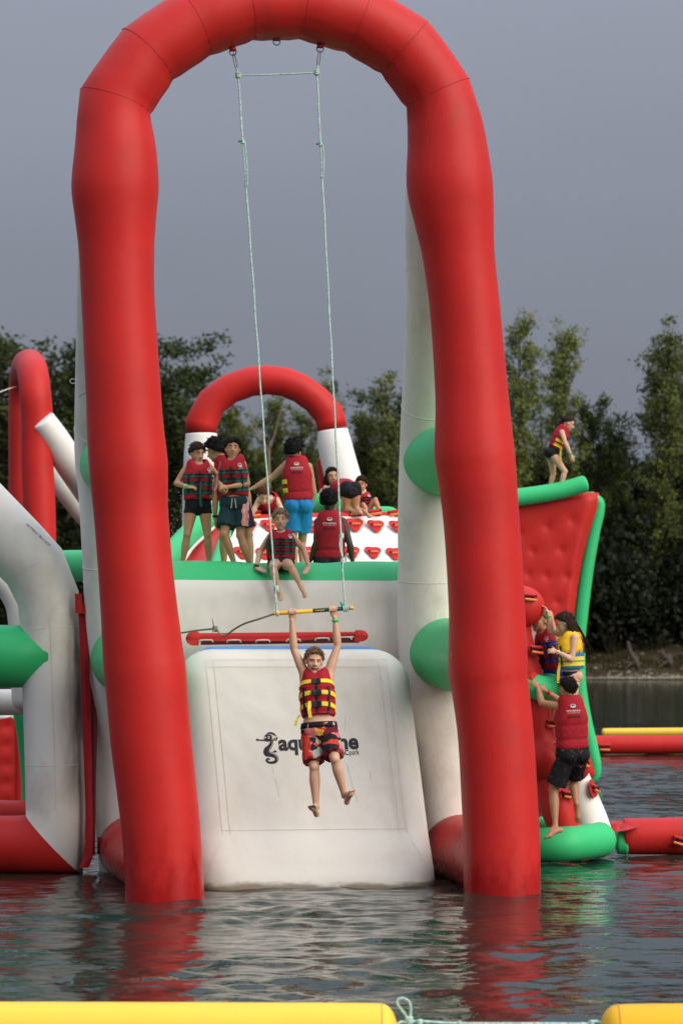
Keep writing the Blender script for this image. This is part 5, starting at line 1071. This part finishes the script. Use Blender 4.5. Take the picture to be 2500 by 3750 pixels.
        for _ in range(nl):
            th = math.acos(rng.uniform(.0, 1)); ph = rng.uniform(0, 6.28); x, y, z = math.sin(th) * math.cos(ph), math.sin(th) * math.sin(ph), math.cos(th)
            if z < np.interp(y, [-1, -.1, .35, .85], hx) + .1: continue
            k_ = thick * .9; p = H(x * (.077 + k_), -.012 + y * (.095 + k_), .024 + z * (.094 + k_)); o = (hl * x + hf * y + hu * z)
            if style in ('curly', 'afro'): d = (o + Vector((rng.gauss(0, .7), rng.gauss(0, .7), rng.gauss(0, .7)))).normalized(); lock(p, d, rng.uniform(.014, .030) * hs * (1.3 if style == 'curly' else .8), .0055 * hs, .0)
            else: d = (o * .35 + hf * (.7 if y > -.2 else -.2) - hu * (.1 + (1 - z) * .8) + hl * rng.gauss(.15, .4)).normalized(); lock(p - o * .006, d, rng.uniform(.025, .05) * hs, .0042 * hs, .3)
        if style == 'long':
            fall = hair[2] if len(hair) > 2 else (Vector((0, 0, -1)), .24); dv, ln = fall[:2]
            for k in range(120):
                a = rng.uniform(-1.0, 1.0) * (fall[2] if len(fall) > 2 else 1.5) + math.pi; x, y = math.sin(a) * -1, math.cos(a); z = rng.uniform(-.3, .5); p = H(x * .082, -.012 + y * .098, .02 + z * .09); d = (Vector(dv) + (hl * x + hf * y) * .12).normalized()
                pts = [p]; 
                for q in range(6): d = (d + Vector((0, 0, -.10)) + Vector((rng.gauss(0, .05), rng.gauss(0, .05), 0))).normalized(); pts.append(pts[-1] + d * ln * rng.uniform(.13, .19))
                sweep(m_, pts, [.008 * hs, .008 * hs, .0075 * hs, .007 * hs, .006 * hs, .004 * hs, .0015], n=6, miter=False)
        if style == 'bun': ellipsoid(m_, H(0, -.11, .03), (hl * .03 * hs, hf * .035 * hs, hu * .03 * hs)); sweep(m_, [H(0, -.10, .02), H(0, -.15, -.04), H(0, -.15, -.12)], [.02 * hs, .017 * hs, .006 * hs], n=8)
        m_.build('hair', hm, body)
    # vest
    if vest:
        vm_ = vest.get('mat', V_RED); vs = vest.get('S', S) ; t0 = vest.get('hem', .14); puff = vest.get('puff', 1.0); sc_v = vest.get('len', None)
        def vp(t, ph, off=0.0, vshift=True):
            a = (float(np.interp(t, VT, VA)) * vs * puff + off); b = float(np.interp(t, VT, VB)) * vs * puff + off
            if t < t0 + .04: a -= .012 * vs * (1 - (t - t0) / .04); b -= .012 * vs * (1 - (t - t0) / .04)
            cph = math.cos(ph); te = t
            if t > .62: te = t - vest.get('vneck', .14) * ((t - .62) / .46) ** 1.6 * max(0, cph) ** 3
            g = 0
            for gt in vest.get('grooves', (.33, .52, .70)): g += math.exp(-((t - gt) / .018) ** 2)
            g += 1.0 * math.exp(-(math.sin(ph / 2) / .045) ** 2)
            if t < .26 and cph > 0: te = te + vest.get('hemlift', .05) * cph ** 4 * (1 - (t - t0) / (.26 - t0))
            return ringpt(te, ph, a - .010 * vs * g, b - .010 * vs * g, 2.5)
        m_ = MB(); n2 = 40; ts = list(np.linspace(t0, 1.085, 34)); V = []
        for t in ts: V += [vp(t, 2 * math.pi * k / n2) for k in range(n2)]
        for t, of in ((1.07, -.014), (1.0, -.020)): V += [vp(t, 2 * math.pi * k / n2, of * vs) for k in range(n2)]
        low = [vp(t0 + .0, 2 * math.pi * k / n2, -.022 * vs) for k in range(n2)]; low2 = [vp(t0 + .05, 2 * math.pi * k / n2, -.030 * vs) for k in range(n2)]
        V = low2 + low + V; nr = len(V) // n2; mi = lambda i: 1 if (vest.get('mat2') and ts[max(0, min(len(ts) - 1, i - 2))] < vest.get('split', .5)) else 0
        for i in range(nr - 1):
            m_.f.extend([(i * n2 + k, i * n2 + (k + 1) % n2, (i + 1) * n2 + (k + 1) % n2, (i + 1) * n2 + k) for k in range(n2)]); m_.m.extend([mi(i)] * n2)
        m_.v = [tuple(p) for p in V]; m_.n = len(V)
        vo = m_.build('life_vest', [vm_] + ([vest['mat2']] if vest.get('mat2') else []), body)
        def patch(name, ta, tb, pa, pb, mt, off=.006, nt=3, npn=2, par=vo, slope=0.0):
            mm_ = MB(); A = []
            for z_ in (off, off - .008):
                for i in range(nt + 1):
                    for k in range(npn + 1):
                        ph = R(pa + (pb - pa) * k / npn); A.append(vp(ta + (tb - ta) * i / nt + slope * abs(k / npn - .5) * 0 + slope * (abs(ph) / 1.9) ** 2, ph, z_ * vs))
            q = (nt + 1) * (npn + 1); w_ = npn + 1; fcs = []
            for i in range(nt):
                for k in range(npn): a = i * w_ + k; fcs.append((a, a + 1, a + w_ + 1, a + w_)); fcs.append((q + a + w_, q + a + w_ + 1, q + a + 1, q + a))
            for k in range(npn): fcs.append((k, q + k, q + k + 1, k + 1)); a = nt * w_ + k; fcs.append((a + 1, q + a + 1, q + a, a))
            for i in range(nt): a = i * w_; fcs.append((a + w_, q + a + w_, q + a, a)); a = i * w_ + npn; fcs.append((a, q + a, q + a + w_, a + w_))
            mm_.add(A, fcs); return mm_.build(name, mt, par, smooth=False)
        sm = vest.get('strap', S_GREEN); hw_ = vest.get('hw', .046)
        for t in vest.get('bands', (.32, .51, .70)):
            pr = vest.get('bandphi', (-112, 112)); patch('strap', t - hw_, t + hw_, pr[0], pr[1], sm, .007, 2, 26, slope=-.13 if vest.get('droop') else 0)
            if vest.get('front', True): patch('buckle', t - .05, t + .05, -11, 11, BLACK, .018, 2, 4)
        if vest.get('front', True):
            patch('zip', t0 + .05, .84, -2.6, 2.6, BLACK, .004, 12, 1); 
            for p_ in (-38, 38): patch('webbing', .27, .74, p_ - 4.5, p_ + 4.5, BLACK, .012, 8, 1)
        if vest.get('back2'): 
            for t in vest['back2'][0]: patch('strap', t - .026, t + .026, vest['back2'][1], vest['back2'][2], vest['back2'][3], .007, 2, 6)
        if vest.get('back2x'):
            pass
        def decal(v2, fcs, tc_, pc_, mt, name, flip=False, off=.010):
            a_ = float(np.interp(tc_, VT, VA)) * vs; A = []
            for x, y in v2: A.append(vp(tc_ + y / Ls, pc_ + (x if not flip else -x) / (a_ * 1.05) * -1 * (-1), off * vs))
            mm_ = MB(); mm_.add(A, fcs); return mm_.build(name, mt, vo, smooth=False)
        def ringdecal(tc_, pc_, r0, name='logo_ring'):
            k = 20; v2 = []; 
            for q in range(k): a = 2 * math.pi * q / k; v2 += [(r0 * math.cos(a), r0 * math.sin(a)), (r0 * (.60 + .12 * math.sin(a)) * math.cos(a), r0 * (.60 + .12 * math.sin(a)) * math.sin(a) + r0 * .06)]
            lg = decal(v2, [(2 * q, 2 * ((q + 1) % k), 2 * ((q + 1) % k) + 1, 2 * q + 1) for q in range(k)], tc_, pc_, P_WHITE, name)
            decal([(r0 * .02, -r0 * .9), (r0 * .55, -r0 * .75), (r0 * .15, r0 * .2), (-r0 * .25, -.1 * r0)], [(0, 1, 2, 3)], tc_, pc_, P_WHITE, 'logo_swirl')
        def textdecal(s_, w, tc_, pc_, mt, bold=.03, sgn=1, hgt=None):
            v2, f2, w0 = text2d(s_, 1.0, bold); k = w / w0; ky = hgt or k; decal([((p[0] * k - w / 2) * sgn, p[1] * ky) for p in v2], f2, tc_, pc_, mt, 'vest_lettering')
        if vest.get('logo', 'front') == 'front': ringdecal(.845, R(40), .030 * vs); textdecal('SPINERA', .062 * vs, .755, R(40), P_WHITE, .015)
        elif vest.get('logo') == 'back':
            ringdecal(.90, math.pi, .020 * vs); textdecal('SPINERA', .13 * vs, .80, math.pi, P_WHITE, .018, 1, .024 * vs); textdecal('PROFESSIONAL', .11 * vs, .768, math.pi, P_WHITE, .0, 1, .014 * vs); textdecal('RENTAL', .12 * vs, .69, math.pi, P_BLACK, .018, 1, .034 * vs)
        if vest.get('dangle'):
            for (ta, pa, (dx, dy), ln, wd) in vest['dangle']:
                p = vp(ta, R(pa), .016 * vs); q = p + Vector((dx, dy, -ln)); mm_ = MB(); sd2 = Vector((wd, 0, 0)); mid_ = p.lerp(q, .5) + Vector((-.01, -.012, 0))
                mm_.add([p - sd2, p + sd2, mid_ + sd2, mid_ - sd2, q + sd2, q - sd2] + [v + Vector((0, .006, 0)) for v in (p - sd2, p + sd2, mid_ + sd2, mid_ - sd2, q + sd2, q - sd2)], [(0, 1, 2, 3), (3, 2, 4, 5), (9, 8, 7, 6), (11, 10, 8, 9), (0, 3, 9, 6), (3, 5, 11, 9), (1, 7, 8, 2), (2, 8, 10, 4), (5, 4, 10, 11)]); mm_.build('strap_end', sm, vo, smooth=False)
    # shorts
    if shorts:
        fr_, sm_, lo_ = shorts['frac'], shorts['mat'], shorts.get('loose', 1.0); m_ = MB(); V = []; n3 = 28; ts = np.linspace(shorts.get('lo', -.20), shorts.get('top', .17), 10)
        for t in ts:
            a = (float(np.interp(t, _t, _a)) + .012 * lo_) * S; b = (float(np.interp(t, _t, _b)) + .012 * lo_) * S; V += [ringpt(t, 2 * math.pi * k / n3, a, b) for k in range(n3)]
        m_.add(V, [(i * n3 + k, i * n3 + (k + 1) % n3, (i + 1) * n3 + (k + 1) % n3, (i + 1) * n3 + k) for i in range(9) for k in range(n3)] + [tuple(reversed(range(n3))), tuple(9 * n3 + k for k in range(n3))])
        c0, l0, f0 = frame(0)
        for sd_ in 'LR':
            hp, kn = j['h' + sd_], j['k' + sd_]; g = .014 * lo_
            if shorts.get('cheek', True):
                ellipsoid(m_, hp, (l0 * (.089 + g * .6) * S, f0 * (.089 + g * .6) * S, s * .089 * S))
                ellipsoid(m_, hp - f0 * .045 * S, (l0 * (.090 + g * .6) * S, f0 * (.096 + g * .6) * S, s * .096 * S))
            if fr_ > 0: limb(m_, hp, hp.lerp(kn, fr_), [(0, (.088 + g * .6) * S), (.5, (.084 + g) * S), (1, (.072 + g * 1.7 + .012 * (1 - fr_)) * S)], 18, cap=0)
        me = remesh(m_, voxel * 1.05, 2, 'shorts', sm_)
        if shorts.get('fold', 0):
            fo = shorts['fold']; co = np.empty(len(me.vertices) * 3); me.vertices.foreach_get('co', co); co = co.reshape(-1, 3); no = np.empty(len(me.vertices) * 3); me.vertices.foreach_get('normal', no); no = no.reshape(-1, 3)
            d_ = np.array([mnoise.noise(Vector((c[0] * 22, c[1] * 22, c[2] * 9))) for c in co]); me.vertices.foreach_set('co', (co + no * (d_ * fo)[:, None]).ravel()); me.update()
        so = link('swim_shorts' if fr_ > .2 else 'swim_bottoms', me, body)
        if shorts.get('band'):
            mm_ = MB(); V = []; tb_ = shorts.get('top', .17)
            for t, of in ((tb_ - .085, .010), (tb_ - .08, .0145), (tb_ + .012, .0125), (tb_ + .018, .006)): V += [ringpt(t, 2 * math.pi * k / n3, (float(np.interp(t, _t, _a)) + of * lo_) * S, (float(np.interp(t, _t, _b)) + of * lo_) * S) for k in range(n3)]
            mm_.add(V, [(i * n3 + k, i * n3 + (k + 1) % n3, (i + 1) * n3 + (k + 1) % n3, (i + 1) * n3 + k) for i in range(3) for k in range(n3)]); mm_.build('waistband', shorts['band'], so)
        if shorts.get('panel'):
            sd_ = shorts['panel']; hp, kn = j['h' + sd_], j['k' + sd_]; mm_ = MB(); ax = (kn - hp).normalized(); o_ = ((l0 if sd_ == 'L' else -l0) * .55 + f0 * .85); o_ = (o_ - ax * o_.dot(ax)).normalized(); w2 = ax.cross(o_); V = []
            for i in range(9):
                q = -.22 + (fr_ - .0 + .22) * i / 8
                for k in range(6):
                    a = (k / 5 - .5) * .80 + .08 * math.sin(i * 2.0); V.append(hp + ax * (q * (kn - hp).length) + (o_ * math.cos(a) + w2 * math.sin(a)) * (.124 + .003 * math.sin(i * 3 + k)) * S)
            mm_.add(V, [(i * 6 + k, i * 6 + k + 1, (i + 1) * 6 + k + 1, (i + 1) * 6 + k) for i in range(8) for k in range(5)]); mm_.build('side_panel', FLORAL, so)
        if shorts.get('cord'):
            for dx in (-.014, .016): p = ringpt(.12, dx * 5, .165 * S, .135 * S); rope('drawcord', so, [p, p + Vector((dx * .3, -.012, -.05)), p + Vector((dx * .8, -.014, -.10))], .004, P_WHITE)
    for (sd_, mt, q, wd) in wrist:
        el, wr = j['e' + sd_], j['w' + sd_]; c = el.lerp(wr, q); mm_ = MB(); ax = (wr - el).normalized(); sweep(mm_, [c - ax * wd, c - ax * wd * .9, c + ax * wd * .9, c + ax * wd], [.024 * S, .0325 * S, .0325 * S, .024 * S], n=16, cap0=None, cap1=None, miter=False); mm_.build('wristband', mt, body)
    return body, j

# 1 boy on the trapeze
gl = BAR_L.lerp(BAR_R, .238); gr = BAR_L.lerp(BAR_R, .742); bax = (BAR_R - BAR_L).normalized()
person('teenage boy with a gritted grin hanging from the trapeze bar', 25.3, .93, 1.0, SK_FAIR,
       dict(hd=(1149, 2421, -.04), nk=(1157, 2464), sR=(1112, 2460, .0), sL=(1206, 2456, .0), eR=(1076, 2378, .02), eL=(1236, 2364, .02), wR=(1068, 2272), wL=(1226, 2262), hR=(1139, 2682, -.06), hL=(1200, 2680, -.08), kR=(1150, 2810, -.20), kL=(1226, 2780, -.30), aR=(1157, 2957, -.18), aL=(1261, 2914, -.20)),
       face=(10, -4, -5), hair=('tousled', H_BROWN), vest=dict(strap=S_YELLOW, droop=True, S=.92, hem=.25, hemlift=.12, logo='none', vneck=.07, hw=.036, bands=(.45, .645, .86), dangle=[(.50, -15, (.004, -.02), .15, .016), (.30, -80, (-.04, -.02), .10, .012)]),
       shorts=dict(frac=.86, mat=BOARD, loose=1.5, top=.14, band=C_BLACK, fold=.010), voxel=.0046, grips={'R': (gl, bax), 'L': (gr, bax)}, mouth='open', brow_low=True,
       wrist=(('L', B_GREEN, .90, .013),), footdir={'R': (-.22, -.84, .48), 'L': (.22, -.74, .60)})
# 2 child, left of the standing group
person('child in black swim trunks standing leftmost on the platform looking down', 28.35, .80, .93, SK_TAN,
       dict(hd=(722, 1660), nk=(725, 1694), sR=(684, 1714), sL=(764, 1708, .06), eR=(646, 1770), eL=(800, 1745, .10), wR=(687, 1783, -.14), wL=(786, 1795, -.02), hR=(703, 1856), hL=(749, 1856), kR=(686, 1958, -.05), kL=(760, 1960, -.03), aR=(668, 2066), aL=(768, 2070)),
       face=(32, -14, 0), hair=('bowl', H_DBROWN), vest=dict(S=.86, hem=.14, dangle=[(.55, 4, (0, -.01), .26, .012)]), shorts=dict(frac=.26, mat=C_BLACK, loose=.7), hands={'R': dict(d=(1, -.2, -.05), n=(.1, .4, -.6), t=(0, -.4, .8), curl=.6)}, wrist=(('R', B_GREEN, .95, .010), ('R', P_WHITE, .87, .010)))
# 3 curly boy behind
person('curly black haired boy half hidden between the two standing children', 28.95, .92, .97, SK_TAN,
       dict(hd=(788, 1650), nk=(824, 1682), sL=(805, 1702), sR=(885, 1702), eL=(788, 1806), eR=(905, 1800), wL=(788, 1898), wR=(915, 1880), hL=(838, 1862), hR=(888, 1862), kL=(820, 1968), kR=(910, 1962), aL=(820, 2072), aR=(920, 2076)),
       face=(-118, -22, 0), hair=('curly', H_BLACK), vest=dict(S=.90, hem=.1, front=False, bands=(), logo='none'), shorts=dict(frac=.72, mat=C_NAVY, loose=1.4), wrist=(('L', BLACK, .92, .012),))
# 4 boy in teal shorts
person('boy in dark teal shorts with a floral side panel standing on the platform', 28.1, .84, .95, SK_TAN,
       dict(hd=(852, 1643), nk=(855, 1677), sR=(819, 1700, .04), sL=(888, 1700, -.02), eR=(804, 1762, .02), eL=(907, 1772, -.05), wR=(812, 1782, -.16), wL=(836, 1783, -.20), hR=(836, 1848), hL=(882, 1848), kR=(822, 1955, -.08), kL=(880, 1960, -.04), aR=(862, 2075), aL=(918, 2078)),
       face=(4, 2, -2), hair=('bowl', H_BLACK), vest=dict(S=.86, hem=.16), shorts=dict(frac=.74, mat=C_TEAL, loose=1.6, panel='L', cord=True, fold=.008), hands={'L': dict(d=(-1, -.2, -.1), n=(0, .5, -.5), t=(0, -.3, .8), curl=.7), 'R': dict(d=(.2, -.4, -.6), n=(.6, .2, .2), t=(0, -.8, .2), curl=.8)})
# 5 kneeling boy
person('boy kneeling with bowed auburn head on top of the climbing ramp', 33.4, .84, .95, SK_FAIR,
       dict(hd=(966, 1812, -.10), nk=(984, 1822), sR=(950, 1832), sL=(1012, 1832), eR=(934, 1858, -.05), eL=(1030, 1862), wR=(922, 1890, -.08), wL=(1002, 1892, -.15), hR=(975, 1890, .35), hL=(1010, 1888, .35), kR=(990, 1908, -.05), kL=(1012, 1902, .0), aR=(950, 1920, -.02), aL=(1035, 1915, .35)),
       face=(12, -48, 0), hair=('short', H_RED), vest=dict(S=.84, strap=C_BLACK), shorts=dict(frac=.6, mat=C_BLACK), footdir={'R': (-.2, -.3, -1)})
# 6 man in blue shorts
person('curly haired man in bright blue shorts seen from behind reaching to the left', 30.6, .92, 1.0, SK_OLIVE,
       dict(hd=(1078, 1652), nk=(1086, 1684), sL=(1050, 1700), sR=(1130, 1710), eL=(996, 1748, .06), eR=(1150, 1806, .02), wL=(925, 1788, .05), wR=(1129, 1886, .12), hL=(1072, 1852), hR=(1116, 1854), kL=(1072, 1985, .05), kR=(1106, 1985, .15), aL=(1080, 2110), aR=(1110, 2110)),
       face=(148, -8, 0), hair=('curly', H_BLACK), vest=dict(S=.93, hem=.12, front=False, bands=(.34, .53), strap=S_YELLOW, bandphi=(62, 138), logo='back', grooves=(.30,)), shorts=dict(frac=.70, mat=C_BLUE, loose=1.2, fold=.008), hands={'L': dict(d=(-1, 0, -.35), n=(0, .2, -1), t=(0, .3, .9), curl=.25)})
# 7 seated boy
person('fair haired boy sitting on the green platform edge with legs dangling', 27.9, .80, .95, SK_FAIR,
       dict(hd=(1027, 1903, -.02), nk=(1028, 1947), sR=(990, 1966), sL=(1068, 1966), eR=(952, 2020, .04), eL=(1112, 2012, .04), wR=(938, 2080, -.10), wL=(1131, 2077, -.10), hR=(1012, 2064, -.02), hL=(1046, 2064, -.02), kR=(998, 2075, -.36), kL=(1064, 2074, -.36), aR=(1017, 2152, -.36), aL=(1100, 2144, -.37)),
       face=(0, -3, 1), hair=('bowl', H_FAIR), vest=dict(S=.84, hem=.10), shorts=dict(frac=.34, mat=C_TEAL, loose=.8), hands={'R': dict(d=(.85, -.40, -.30), n=(0, .58, -.81), t=(.2, .8, .6), curl=.05), 'L': dict(d=(-.35, -.70, -.52), n=(0, .58, -.81), t=(-1, .3, 0), curl=.05)}, wrist=(('R', B_GREEN, .86, .010), ('R', BLACK, .93, .014)), footdir={'R': (.25, -.65, -.7), 'L': (.2, -.65, -.7)})
# 8 seated man
person('dark skinned man sitting with his back turned on the platform', 29.25, .98, .98, SK_DARK,
       dict(hd=(1204, 1836), nk=(1207, 1885), sL=(1166, 1912), sR=(1254, 1912), eL=(1158, 1988, -.05), eR=(1280, 1992, -.05), wL=(1138, 2050, .0), wR=(1290, 2052), hL=(1184, 2066), hR=(1230, 2066), kL=(1176, 2050, .45), kR=(1240, 2050, .45), aL=(1180, 2075, .85), aR=(1236, 2075, .85)),
       face=(172, -6, 0), hair=('afro', H_BLACK), vest=dict(S=.95, hem=.10, front=False, bands=(.34, .52), strap=S_BLUE, bandphi=(64, 100), logo='back', grooves=(.28,)), shorts=dict(frac=.7, mat=C_BLACK))
# 9 long haired person
person('person with long black hair leaning over the green roll', 34.9, .84, .98, SK_TAN,
       dict(hd=(1216, 1746, -.1), nk=(1218, 1786), sR=(1182, 1800), sL=(1248, 1798), eR=(1170, 1822, -.15), eL=(1238, 1818, -.25), wR=(1190, 1812, -.38), wL=(1212, 1797, -.36), hR=(1195, 1880, .45), hL=(1235, 1880, .45), kR=(1195, 1915, .3), kL=(1238, 1915, .3), aR=(1195, 1915, .7), aL=(1238, 1915, .7)),
       face=(14, -4, 3), hair=('long', H_BLACK, (Vector((0, .05, -1)), .20, 2.0)), vest=dict(S=.84, strap=C_BLACK), shorts=dict(frac=.3, mat=C_BLACK), hands={'L': dict(d=(-.8, -.3, .5), n=(0, .7, -.3), t=(0, 0, 1), curl=.5)})
# 10 bending person
person('person in black swim bottoms kneeling bent forward with back turned', 33.75, .84, .95, SK_TAN,
       dict(hd=(1232, 1800, .75), nk=(1243, 1782, .58), sL=(1226, 1796, .52), sR=(1266, 1790, .52), eL=(1222, 1840, .50), eR=(1262, 1850, .50), wL=(1226, 1872, .45), wR=(1258, 1876, .45), hL=(1268, 1795), hR=(1300, 1797), kL=(1268, 1868, .06), kR=(1302, 1868, .06), aL=(1305, 1876, -.22), aR=(1334, 1872, -.26)),
       face=(195, -50, 0), hair=('short', H_DBROWN), vest=dict(S=.84, hem=.30, front=False, bands=(), logo='none'), shorts=dict(frac=0, mat=C_BLACK, loose=.4), footdir={'L': (.2, -.7, -.4), 'R': (.3, -.7, -.2)})
# 11 small child behind
person('small child with a bent knee behind the ramp top', 34.7, .66, .88, SK_TAN,
       dict(hd=(1323, 1774), nk=(1326, 1806), sR=(1306, 1814), sL=(1344, 1814), eR=(1298, 1836), eL=(1350, 1838, .05), wR=(1302, 1860), wL=(1345, 1860, .1), hR=(1318, 1866), hL=(1340, 1866), kR=(1330, 1850, -.25), kL=(1374, 1832, -.10), aR=(1345, 1878, -.30), aL=(1392, 1880, -.15)),
       face=(-14, -8, 0), hair=('bowl', H_DBROWN), vest=dict(S=.70, strap=C_BLACK), shorts=dict(frac=.35, mat=C_BLUE))
# 12 girl on the tower
person('girl in black swimsuit walking on top of the red tower wall', 45.0, .90, .98, SK_FAIR,
       dict(hd=(2081, 1551), nk=(2064, 1568), sR=(2056, 1584, -.16), sL=(2058, 1584, .16), eR=(2070, 1626, -.24), eL=(2072, 1626, .22), wR=(2088, 1668, -.22), wL=(2088, 1664, .20), hR=(2020, 1662, -.08), hL=(2016, 1662, .08), kR=(2066, 1726, -.09), kL=(2024, 1735, .08), aR=(2050, 1785, -.08), aL=(2012, 1788, .08)),
       face=(88, -28, 0), hair=('bun', H_DBROWN), vest=dict(S=.90, hem=.22, strap=S_YELLOW, bands=(.33, .5), logo='none', dangle=[(.30, -60, (.0, -.01), .24, .014)]), shorts=dict(frac=.0, mat=C_BLACK, loose=.7, top=.26), wrist=(('R', B_GREEN, .93, .012), ('R', BLACK, .86, .006)))
# 13 girl in yellow and blue vest
person('girl with long wet hair in a yellow and blue vest on the climbing mast', 28.95, .82, .97, SK_FAIR,
       dict(hd=(2066, 2283), nk=(2086, 2322), sL=(2102, 2336, -.15), sR=(2080, 2330, .14), eL=(2092, 2416, -.18), eR=(2014, 2312, .12), wL=(2038, 2386, -.20), wR=(2006, 2250, .08), hL=(2098, 2478, -.08), hR=(2092, 2478, .08), kL=(2096, 2590, -.10), kR=(2070, 2585, .08), aL=(2098, 2700, -.05), aR=(2070, 2700, .10)),
       face=(-92, -24, 0), hair=('long', H_DBROWN, (Vector((.42, -.05, -.9)), .40)), vest=dict(S=.84, puff=1.16, mat=V_YEL, mat2=V_BLUE, split=.56, hem=.18, strap=S_YELLOW, bands=(.30, .42), logo='none', grooves=(.56,), bandphi=(-110, 170), dangle=[(.36, 30, (-.02, 0), .22, .014)]), shorts=dict(frac=.0, mat=C_NAVY, loose=.5, top=.13, lo=.02, cheek=False), wrist=(('R', B_GREEN, .90, .010), ('L', P_WHITE, .93, .008)),
       hands={'R': dict(d=(-.35, 0, 1), n=(-.9, 0, -.2), t=(0, -.9, 0), curl=.45), 'L': dict(d=(-1, 0, .1), n=(0, .8, -.3), t=(0, 0, 1), curl=.6)})
# 14 half hidden climber
person('half hidden climber in a red vest with blue straps beside the mast', 29.35, .86, .98, SK_TAN,
       dict(hd=(1981, 2272), nk=(1996, 2306), sL=(2034, 2326, -.05), sR=(1984, 2326, .1), eL=(2034, 2346, -.10), eR=(1960, 2360, .1), wL=(2020, 2268, -.05), wR=(1945, 2300, .1), hL=(2036, 2462), hR=(2008, 2462, .08), kL=(2030, 2590), kR=(2005, 2590, .06), aL=(2034, 2700), aR=(2008, 2700, .06)),
       face=(-60, 5, 0), hair=('short', H_BROWN), vest=dict(S=.88, strap=S_BLUE, hem=.06), shorts=dict(frac=.6, mat=C_RBLUE, loose=1.3))
# 15 climbing man
person('dark haired man in black patterned shorts climbing from the green base', 28.55, .96, 1.0, SK_OLIVE,
       dict(hd=(2076, 2522), nk=(2087, 2562), sL=(2050, 2588), sR=(2126, 2592, .02), eL=(1982, 2574, .10), eR=(2048, 2566, .32), wL=(1968, 2518, .18), wR=(1996, 2530, .26), hL=(2074, 2768), hR=(2118, 2768, .04), kL=(2026, 2892, .04), kR=(2096, 2852, .22), aL=(2032, 3028, -.05), aR=(2109, 2950, .12)),
       face=(-132, -4, 0), hair=('short', H_BLACK), vest=dict(S=.97, hem=.13, front=False, bands=(), logo='back', grooves=(.30, .55)), shorts=dict(frac=.86, mat=DOTS, loose=1.7, fold=.008), wrist=(('R', RED, .84, .014),),
       hands={'L': dict(d=(-.6, .2, .6), n=(.2, .8, -.4), t=(0, 0, 1), curl=.8), 'R': dict(d=(-.8, .1, .5), n=(.2, .8, -.4), t=(0, 0, 1), curl=.8)}, footdir={'L': (-.75, -.2, -.30), 'R': (.1, .25, -1)})

# ------------------------------------------------------------------ water spray behind the standing child
def build_spray():
    rng = random.Random(11); mb = MB()
    for i in range(420):
        q = rng.random(); px = 600 + 150 * rng.random() ** .8 - 40 * (1 - q); py = 2070 - 260 * q ** 1.6 + rng.gauss(0, 15); Y = 36 + rng.uniform(-1, 1); c = W(px, py, Y); s = rng.uniform(.002, .006)
        mb.add([c + Vector(d) * s for d in ((1, 0, 0), (-1, 0, 0), (0, 1, 0), (0, -1, 0), (0, 0, 1), (0, 0, -1))], [(0, 2, 4), (2, 1, 4), (1, 3, 4), (3, 0, 4), (2, 0, 5), (1, 2, 5), (3, 1, 5), (0, 3, 5)])
    tag(mb.build('water_spray', mat('spray_droplets', (.55, .60, .62), rough=.1, var=.05)), 'fine water spray beside the green chute', None, None, 'stuff')
build_spray()
